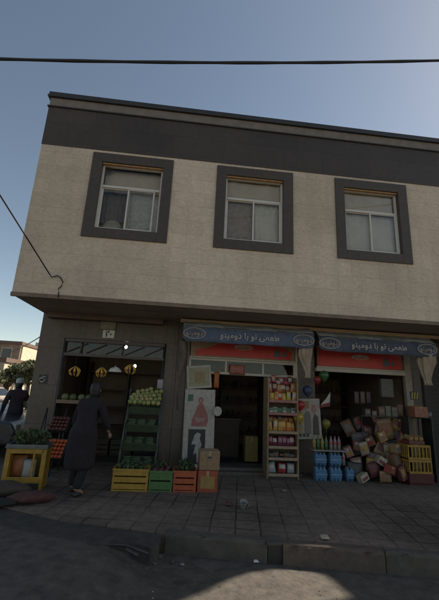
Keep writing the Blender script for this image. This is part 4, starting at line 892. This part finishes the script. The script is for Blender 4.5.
# yellow crates stacked on red crate
yc = 7.35
xl, xr = at(408.5, 460, yc).x, at(431.5, 460, yc).x; cx = (xl+xr)/2; cw = xr-xl
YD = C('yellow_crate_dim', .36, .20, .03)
z3 = at(420, 474, yc).z; z2 = at(420, 460, yc).z; z1 = at(420, 445, yc).z
def vcrate(z0, z1_, mat, label, dark=True):
    s = thing('plastic_crate', label, 'crate', (cx, yc+.17, z0)); H = z1_-z0-.003; W = cw
    b = MB(); b.bx(-W/2, W/2, -.17, .17, 0, .025)
    for a0, a1 in ((0, .045), (H-.045, H)):
        b.bx(-W/2, W/2, -.175, -.155, a0, a1); b.bx(-W/2, W/2, .155, .175, a0, a1); b.bx(-W/2, -W/2+.02, -.155, .155, a0, a1); b.bx(W/2-.02, W/2, -.155, .155, a0, a1)
    b.build('rim', mat, s, bev=.003); b = MB(); n = 6
    for i in range(n+1):
        x = -W/2+.012+(W-.024)*i/n; b.bx(x-.013, x+.013, -.172, -.158, .045, H-.045); b.bx(x-.013, x+.013, .158, .172, .045, H-.045)
    for i in range(1, 5):
        y = -.17+.34*i/5
        for sx in (-1, 1): b.bx(sx*(W/2-.01)-.007, sx*(W/2-.01)+.007, y-.013, y+.013, .045, H-.045)
    b.build('ribs', mat, s, bev=.002)
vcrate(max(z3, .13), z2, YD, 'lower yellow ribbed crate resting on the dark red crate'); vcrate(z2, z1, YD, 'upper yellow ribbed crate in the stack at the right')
crate('plastic_crate', 'dark red crate at the bottom of the right-hand stack', cw+.02, .36, max(z3, .13)-.006, C('dark_red_crate', .10, .02, .02), (cx, yc+.17, 0), 0, None, 1)
b = MB(); b.bx(-.17, .17, -.13, .13, 0, .07); tag(b.build('fruit_box', C('box_reddark', .16, .05, .04), loc=(cx-.01, yc+.17, z1+.004)), 'dark reddish fruit box on top of the upper yellow crate', 'box')
for i in range(9): ballthing('orange', C('orange_fruit', .36, .20, .07), .052, (cx-.12+.11*(i % 3), yc+.07+.08*(i//3), z1+.11+.012*(i//3)), 'orange lying in the dark reddish fruit box', 'orange', 'oranges in the dark reddish fruit box')
p = at(418, 417, 7.6); carton('carton', 'orange-brown carton on the shelf above the orange box', .3, .25, .22, C('carton_orange', .30, .12, .06), p, 0, False)
b = MB(); b.bx(-.24, .34, -.16, .2, 0, .02); b.bx(-.23, -.2, -.15, .19, -1.28, 0); b.bx(.3, .33, -.15, .19, -1.28, 0); o = b.build('shelf', STEEL, loc=(p.x, 7.75, p.z-.021)); tag(o, 'dark stand with one shelf behind the right-hand yellow crates', 'stand')
b = MB(); b.pillow(.2, .12, .1); tag(b.build('plastic_bag', C('bag_grey_white', .24, .23, .23), loc=(p.x+.27, 7.65, p.z)), 'greyish white bag right of the orange-brown carton', 'bag')
p = at(415, 400, 7.6); s = thing('hanging_sign', 'small black sign with yellow stripes above the orange-brown carton', 'sign', p); b = MB(); b.bx(-.1, .1, 0, .012, 0, .18); b.build('plate', C('sign_black', .03, .03, .03), s); b = MB()
for i in range(3): b.prism([(-.09+.06*i, .02), (-.06+.06*i, .02), (-.03+.06*i, .16), (-.06+.06*i, .16)], -.004, -.001)
b.build('stripes', C('stripe_yellow', .38, .28, .04), s); b = MB(); b.tube([(0, .006, .18), (0, .006, .55)], .004, 5); b.build('string', STEEL, s)
# dark door leaf / shutter at right
b = MB(); b.bx(5.75, 7.0, 8.15, 8.198, 0, 2.7)
for i in range(26): b.bx(5.76, 6.99, 8.135, 8.149, .02+.1*i, .09+.1*i)
b.build('closed_shutter', C('shutter_dark', .05, .045, .04), BL)

# ================================================================ LITTER
def litter(px, py, w_, mat, label, name='litter', z=0):
    d = gz(px, py, z); b = MB(); b.pillow(w_, w_*.8, w_*.4, 0, Matrix.Translation((0, -w_*.3, w_*.2)) @ Matrix.Rotation(radians(-75), 4, 'X'), wr=.6)
    return tag(b.build(name, mat, loc=(d.x, d.y, z)), label, 'litter')
d = gz(243, 508, 0); b = MB(); b.lathe([(.035, 0), (.05, .09), (.055, .1), (.05, .1), (.03, .01)], 14, 0, Matrix.Rotation(.5, 4, 'X')); b.leaves((.05, 0, .03), (.09, .05, .03), 16, .05)
tag(b.build('paper_cup', C('cup_white', .30, .28, .26), loc=(d.x, d.y, .01)), 'crumpled white paper cup on the pavement in front of the middle shop', 'litter')
litter(229, 506, .1, C('litter_red', .14, .05, .05), 'scrap of reddish litter left of the white cup')
litter(325, 540, .10, C('litter_cream', .46, .38, .28), 'cream scrap of litter on the pavement edge, right of the drain opening')
litter(256, 563, .06, WHT, 'small white scrap on the road below the kerb', z=-.2)
litter(284, 492, .07, C('litter_grey', .25, .22, .19), 'thin grey scrap on the pavement below the snack rack')
litter(182, 566, .05, C('litter_grey', .25, .22, .19), 'tiny grey scrap on the road at the left of the kerb', z=-.2)
# scattered pebbles on road and pavement = countless
b = MB(); rn = random.Random(5)
for _ in range(520):
    x, y = rn.uniform(-3, 4.5), rn.uniform(3.0, 6.4)
    k = kerb_y(x); z = 0 if y > k+.05 else (road_z(x, y) if not (x < -.1 and y > 3.2) else -.008)
    if k-.1 < y < k+.05: continue
    r = rn.uniform(.003, .008); b.ball((x, y, z+r*.3), r, 0, (1, rn.uniform(.6, 1), .6), 5)
tag(b.build('gravel', C('gravel_grey', .10, .088, .075, r=.9)), 'fine grit and pebbles scattered over pavement and road', 'gravel', None, 'stuff')

# ================================================================ PEOPLE
def skinmesh(name, pts, edges, mat, parent, sub=2, extra=None, mats=None):
    me = bpy.data.meshes.new(name); me.from_pydata([p[:3] for p in pts], edges, []); o = bpy.data.objects.new(name, me); COL.objects.link(o)
    sm_ = o.modifiers.new('skin', 'SKIN'); sm_.use_smooth_shade = True
    for i, p in enumerate(pts):
        sv = me.skin_vertices[0].data[i]; r = p[3]; sv.radius = r if isinstance(r, tuple) else (r, r); sv.use_root = (i == 0)
    s2 = o.modifiers.new('sub', 'SUBSURF'); s2.levels = s2.render_levels = sub
    bpy.context.view_layer.update()
    ev = o.evaluated_get(bpy.context.evaluated_depsgraph_get()); nm = bpy.data.meshes.new_from_object(ev); bpy.data.objects.remove(o)
    if extra:
        b = bmesh.new(); b.from_mesh(nm); mb = MB(); mb.bm.free(); mb.bm = b; extra(mb); b.to_mesh(nm); b.free()
    for p in nm.polygons: p.use_smooth = True
    nm.materials.clear(); nm.materials.append(mat)
    q = bpy.data.objects.new(name, nm); COL.objects.link(q); q.parent = parent; return q
SKIN = C('skin', .32, .19, .13, r=.6)
def person(label, loc, rz, shirt, trous, hairm, stride=.18, cap=None, coat=0, arms=((-.33, -.02, .78), (.30, .16, .86)), lean=.0, h=1.0):
    s = thing('person', label, 'person', loc, rz); s.scale = (h, h, h)
    ln = lean
    hipL, hipR = (-.10, 0, .93), (.10, 0, .93)
    kL, kR = (-.11, stride*.35+.03, .50), (.11, -stride*.3+.05, .50); aL, aR = (-.11, stride*.7-.05, .09), (.11, -stride-.04, .12)
    tL, tR = (-.12, stride*.7+.12, .035), (.13, -stride+.12, .035)
    neck = (0, .02+ln*.9, 1.47); head0 = (0, .05+ln, 1.56); head1 = (0, .06+ln, 1.66)
    shL, shR = (-.19, .01+ln*.8, 1.40), (.19, .01+ln*.8, 1.40)
    eL = ((shL[0]+arms[0][0])/2-.04, (shL[1]+arms[0][1])/2-.05, 1.11); eR = ((shR[0]+arms[1][0])/2+.04, (shR[1]+arms[1][1])/2-.05, 1.12)
    P = [(0, 0, .95, (.15, .11)), (0, ln*.4, 1.15, (.14, .10)), (0, ln*.7, 1.30, (.10, .06)), neck+(.050,), head0+(.085,), head1+((.082, .10),), (0, .06+ln, 1.73, .06),
         hipL+(.09,), kL+(.058,), aL+(.042,), tL+(.035,), hipR+(.09,), kR+(.058,), aR+(.042,), tR+(.035,),
         shL+(.045,), eL+(.042,), tuple(arms[0])+(.028,), shR+(.045,), eR+(.042,), tuple(arms[1])+(.028,)]
    E_ = [(0, 1), (1, 2), (2, 3), (3, 4), (4, 5), (5, 6), (0, 7), (7, 8), (8, 9), (9, 10), (0, 11), (11, 12), (12, 13), (13, 14), (2, 15), (15, 16), (16, 17), (2, 18), (18, 19), (19, 20)]
    def ex(mb):
        for sx in (-1, 1): mb.ball((sx*.083, .05+ln, 1.63), .022, 0, (.5, 1, 1.4), 8)
        mb.ball((0, .165+ln, 1.625), .018, 0, (.8, 1, 1.5), 8); mb.ball((0, .155+ln, 1.575), .02, 0, (1.3, .5, .4), 8)
        for sx, wpt, el in ((-1, arms[0], eL), (1, arms[1], eR)):
            w_ = Vector(wpt); d = (w_-Vector(el)).normalized(); side = d.cross(Vector((0, 0, 1)));
            side = Vector((0, 1, 0)) if side.length < .1 else side.normalized()
            mb.ball(w_+d*.045, .042, 0, (.55, .9, 1.1), 10)
            for k in range(4):
                o_ = w_+d*.07+Vector((0, (k-1.5)*.019, 0)); L_ = (.055, .065, .06, .045)[k]
                mb.tube([o_, o_+d*L_*.6+Vector((-sx*.006, 0, 0)), o_+d*L_+Vector((-sx*.022, 0, 0))], [.009, .0085, .006], 6)
            mb.tube([w_+d*.02+Vector((0, .03, 0)), w_+d*.05+Vector((0, .055, 0)), w_+d*.08+Vector((-sx*.01, .058, 0))], [.011, .010, .007], 6)
    skinmesh('body', P, E_, SKIN, s, 2, ex)
    g = .022
    T = [(0, -.01, .74, (.225, .17)), (0, .0, .95, (.215, .165)), (0, ln*.4, 1.15, (.175, .14)), (0, ln*.7, 1.33, (.20, .155)), (0, .01+ln*.88, 1.45, (.105, .095)),
         shL+(.092,), eL+(.066,), (arms[0][0]*.95+eL[0]*.05, arms[0][1], arms[0][2]+.04, .047), shR+(.092,), eR+(.066,), (arms[1][0]*.95+eR[0]*.05, arms[1][1], arms[1][2]+.04, .047)]
    JE = [(0, 1), (1, 2), (2, 3), (3, 4), (3, 5), (5, 6), (6, 7), (3, 8), (8, 9), (9, 10)]
    if coat:
        T[0] = (0, -.0, .70, (.27, .21)); T[1] = (0, 0, .98, (.245, .19)); T.append((.01, -.03, coat, (.25, .22))); JE = [(0, 11)]+JE
    skinmesh('jacket', T, JE, shirt, s)
    T = [(0, 0, .94, (.13, .10)), (-.09, 0, .86, .095), kL+(.085,), (aL[0], aL[1], .09, .075), (.09, 0, .86, .095), kR+(.085,), (aR[0], aR[1], .10, .075)]
    skinmesh('trousers', T, [(0, 1), (1, 2), (2, 3), (0, 4), (4, 5), (5, 6)], trous, s)
    for a_, t_ in ((aL, tL), (aR, tR)):
        b = MB(); b.ball((a_[0], (a_[1]+t_[1])/2, .045), .05, 0, (.95, 2.6, .9), 12); b.build('shoe', INK, s)
    b = MB(); b.lathe([(0, .12), (.05, .112), (.088, .07), (.1, .01), (.097, -.05), (.088, -.09), (.08, -.15), (.0, -.15)], 20, 0, Matrix.Translation((0, .035+ln, 1.655)) @ Matrix.Diagonal((.93, 1.08, 1, 1)))
    b.build('hair', hairm, s)
    b = MB(); b.lathe([(.098, -.05), (.085, -.0), (.072, .045), (.066, .05), (.07, 0)], 18, 0, Matrix.Translation((0, .02+ln*.9, 1.47)) @ Matrix.Diagonal((1.15, 1, 1, 1))); b.build('collar', shirt, s)
    if cap: b = MB(); b.lathe([(.103, -.01), (.105, .03), (.095, .09), (.06, .125), (0, .135)], 20, 0, Matrix.Translation((0, .04+ln, 1.67)) @ Matrix.Diagonal((.95, 1.1, 1, 1))); b.build('cap', cap, s)
    return s
HAIR = C('black_hair', .015, .012, .012, r=.6)
person('person in a long loose near-black coat walking into the fruit shop', (-1.48, 6.2, 0), radians(-22), M('dark_purple_cloth', (.016, .011, .014), .95, .4, 5, .6), C('black_cloth', .012, .011, .012, r=.9), HAIR, .13, None, .34, ((-.30, .22, .86), (.27, .34, .92)), .15, .95)
pm = person('person with a pale cap and dark purple clothes standing in the side street', (at(20.5, 383, 10.4).x, 10.4, -.02), radians(35), C('mauve_cloth', .055, .038, .055, r=.9), C('dark_trousers', .03, .028, .035, r=.9), HAIR, .1, C('pale_cap', .5, .5, .47), 0, ((-.30, .1, .85), (.32, .26, 1.0)), .04, .98)
b = MB(); b.pillow(.26, .34, .1); tag(b.build('carrier_bag', C('bag_pale_green', .42, .42, .34), loc=at(27.5, 408, 10.6)), 'pale carrier bag held by the person in the side street', 'bag')

# ================================================================ SIDE STREET: cars, buildings, trees
def car(label, loc, rz, paint, dark=False, van=False):
    s = thing('parked_car' if not van else 'parked_van', label, 'car' if not van else 'van', loc, rz)   # length along x, centre at origin
    if van: prof_ = [(-2.1, .3), (2.1, .3), (2.15, .75), (2.0, 1.05), (1.55, 1.2), (1.15, 1.85), (-2.05, 1.9), (-2.12, 1.1)]
    else: prof_ = [(-2.1, .28), (2.1, .28), (2.14, .55), (2.02, .76), (1.1, .92), (.95, .94), (.45, 1.38), (-.95, 1.40), (-1.5, .98), (-2.05, .92), (-2.14, .6)]
    b = MB(); b.open = False; ins = lambda z: .84 if z < .95 else .84-(z-.95)*.32
    A = [b.bm.verts.new((x, -ins(z), z)) for x, z in prof_]; B = [b.bm.verts.new((x, ins(z), z)) for x, z in prof_]
    b._f(A, 0); b._f(B[::-1], 0)
    for i in range(len(prof_)): j = (i+1) % len(prof_); b._f([A[i], B[i], B[j], A[j]], 0)
    b.build('body', paint, s, bev=.05)
    GL = C('car_glass', .02, .025, .03, r=.08)
    def sidewin(poly):
        for sy in (-1, 1):
            k = MB(); V = [k.bm.verts.new((x, sy*(ins(z)+.004), z)) for x, z in poly]; W_ = [k.bm.verts.new((x, sy*(ins(z)-.02), z)) for x, z in poly]
            k._f(V, 0); k._f(W_[::-1], 0)
            for i in range(len(poly)): j = (i+1) % len(poly); k._f([V[i], W_[i], W_[j], V[j]], 0)
            k.build('side_window', GL, s)
    if van: sidewin([(.35, 1.15), (1.4, 1.15), (1.1, 1.7), (.35, 1.7)])
    else: sidewin([(-.2, .97), (.8, .97), (.42, 1.31), (-.2, 1.33)]); sidewin([(-1.3, .99), (-.28, .97), (-.28, 1.33), (-.9, 1.33)])
    def slab(p, q, w_, nm):
        k = MB(); (xa, za_), (xb, zb_) = p, q; d = Vector((xb-xa, 0, zb_-za_)).normalized(); nn = Vector((-d.z, 0, d.x)); nn = nn if nn.z > 0 else -nn
        V = [Vector((xa, -w_, za_)), Vector((xa, w_, za_)), Vector((xb, w_*.88, zb_)), Vector((xb, -w_*.88, zb_))]
        lo = [k.bm.verts.new(v-nn*.02) for v in V]; hi = [k.bm.verts.new(v+nn*.006) for v in V]; k._f(hi, 0); k._f(lo[::-1], 0)
        for i in range(4): k._f([lo[i], lo[(i+1) % 4], hi[(i+1) % 4], hi[i]], 0)
        k.build(nm, GL, s)
    if van: slab((1.5, 1.27), (1.2, 1.78), .7, 'windscreen')
    else: slab((.88, 1.0), (.5, 1.33), .74, 'windscreen'); slab((-1.43, 1.04), (-1.0, 1.36), .72, 'rear_window')
    for x in (-1.3, 1.3):
        for y in (-.78, .78):
            mt = Matrix.Translation((x, y, .31)) @ Matrix.Rotation(pi/2, 4, 'X')
            k = MB(); k.lathe([(.19, -.10), (.29, -.10), (.315, -.06), (.315, .06), (.29, .10), (.19, .10)], 22, 0, mt); wh = k.build('wheel', RUB, s)
            k = MB(); k.lathe([(0, -.07), (.05, -.08), (.19, -.085), (.19, .085), (.05, .08), (0, .07)], 18, 0, mt); k.build('rim', C('rim_grey', .35, .35, .35), wh)
    for y in (-.6, .6):
        k = MB(); k.bx(2.03, 2.13, y-.16, y+.16, .58, .72); k.build('headlight', C('lamp_glass', .55, .55, .5, r=.15), s, bev=.02)
        k = MB(); k.bx(-2.14, -2.06, y-.15, y+.15, .68, .84); k.build('tail_light', REDC, s, bev=.02)
    k = MB(); k.bx(2.08, 2.19, -.8, .8, .32, .48); k.bx(-2.19, -2.1, -.8, .8, .32, .48); k.build('bumper', C('bumper_dark', .05, .05, .05), s, bev=.02)
    return s
def gp(px, py): d = gz(px, py, -.02); return d
pc = at(-2, 400, 13.2); car('silver parked car with dark windows at the left edge in the side street', (pc.x-1.6, 13.4, -.02), radians(0), C('silver_paint', .36, .35, .34, r=.35))
pc = at(-3, 420, 9.3); car('dark grey parked car nearest to the camera in the side street', (pc.x-1.55, 9.5, -.02), radians(4), C('dark_paint', .045, .047, .05, r=.3))
pc = at(2, 390, 18); car('beige parked car beyond the silver one', (pc.x-1.2, 19, -.02), radians(-6), C('beige_paint', .42, .36, .28, r=.4))
pc = at(31.5, 385, 42); car('white van parked far down the side street', (pc.x-.2, 42, -.02), radians(78), C('white_van_paint', .7, .7, .68, r=.4), van=True)

def block(name, label, x0, x1, y0, y1, h, mat, trimm, nwin, floors, side=True):
    s = thing(name, label, 'building')
    b = MB(); b.bx(x0, x1, y0, y1, -.02, h); b.build('wall', mat, s)
    b = MB(); b.bx(x0-.15, x1+.15, y0-.15, y1+.15, h+.001, h+.35); b.build('roof_edge', trimm, s)
    for f_ in range(floors):
        z = .9+f_*3.1
        for i in range(nwin):
            x = x0+(x1-x0)*(i+.5)/nwin; b = MB(); b.bx(x-.6, x+.6, y0-.06, y0-.002, z, z+1.4); wo = b.build('window', WPOST, s); b = MB(); b.bx(x-.5, x+.5, y0-.07, y0-.061, z+.1, z+1.3); b.build('pane', C('dark_glass', .03, .035, .04), wo)
        if side:
            for i in range(3):
                y = y0+(y1-y0)*(i+.5)/3; b = MB(); b.bx(x1+.002, x1+.06, y-.5, y+.5, z, z+1.4); wo = b.build('window', C('grey_frame', .3, .28, .25), s); b = MB(); b.bx(x1+.061, x1+.07, y-.4, y+.4, z+.1, z+1.3); b.build('pane', C('dark_glass', .03, .035, .04), wo)
    return s
CRM = M('cream_render', (.50, .42, .30), .85, .12, 2, .03)
pr_ = at(22, 341, 42); hh = at(10, 341, 42).z
block('brick_house', 'brown brick house with flat roof far down the side street', pr_.x-11, pr_.x, 42, 46.5, hh-.35, FARW, C('roof_brown', .16, .10, .07), 4, 2, False)
BH = bpy.data.objects['brick_house']; b = MB(); b.bx(pr_.x+.002, pr_.x+.16, 42.2, 46.6, 0, hh-.5); b.build('sunlit_side_panel', CRM, BH)  # cream panel puts the sunlit brightness of this side into its colour
pq = at(37.5, 347, 48); block('cream_house', 'sunlit cream house beside the brown brick house', pr_.x+.6, pq.x, 47, 60, at(30, 345, 47).z, CRM, CRM, 3, 2)
p0 = at(5, 362, 30); block('low_house', 'low sunlit cream house at the left edge behind the parked cars', p0.x-8, p0.x, 30, 36, p0.z, CRM, C('roof_brown', .16, .10, .07), 3, 1)
block('far_house', 'pale far house left of the brick house', pr_.x-30, pr_.x-13, 50, 60, 7.5, CRM, FARW, 6, 2)
block('long_garden_wall', 'long tan wall closing the far end of the side street', -40, 30, 75, 76, 2.6, C('wall_tan', .36, .3, .22, r=.9), CRM, 1, 1, False)

def tree(px, py, Y, rw, rh, label, seed):
    rnd = random.Random(seed); p = at(px, py, Y); s = thing('street_tree', label, 'tree', (p.x, Y, -.02)); zc = p.z
    b = MB(); b.tube([(0, 0, 0), (.05, 0, zc*.4), (-.03, .05, zc*.75), (0, 0, zc)], [.16, .12, .09, .04], 9)
    for i in range(6):
        a_ = i*1.05+seed; b.tube([(0, 0, zc*.55), (cos(a_)*rw*.4, sin(a_)*rw*.4, zc*.9), (cos(a_)*rw*.7, sin(a_)*rw*.7, zc+rh*.3)], [.07, .045, .015], 6)
    b.build('trunk', C('bark', .10, .075, .055, r=.9), s)
    b = MB(); random.seed(seed)
    for i in range(26):
        a_ = rnd.uniform(0, 6.28); q = rnd.uniform(0, 1)**.6; c_ = (cos(a_)*rw*q*.85, sin(a_)*rw*q*.85, zc+rnd.uniform(-.75, .9)*rh*math.sqrt(max(0, 1-q*q*.7)))
        r = rnd.uniform(.28, .5)*rw*.7; b.leaves(c_, (r, r, r*.7), 150, .11, 0, 3)
    b.build('crown', [M('foliage_a', (.06, .075, .03), .7, .3, 9, 0), M('foliage_b', (.09, .10, .045), .7, .3, 9, 0), M('foliage_c', (.12, .12, .055), .7, .3, 9, 0)], s)
tree(31, 371, 30, 1.5, .8, 'olive green street tree in front of the cream house', 3)
tree(19, 371, 33, 2.0, .9, 'bushy green tree in front of the brown brick house', 8)
tree(9, 376, 29, 1.3, .7, 'small low tree beside the low cream house', 12)
print('apples', cnt)
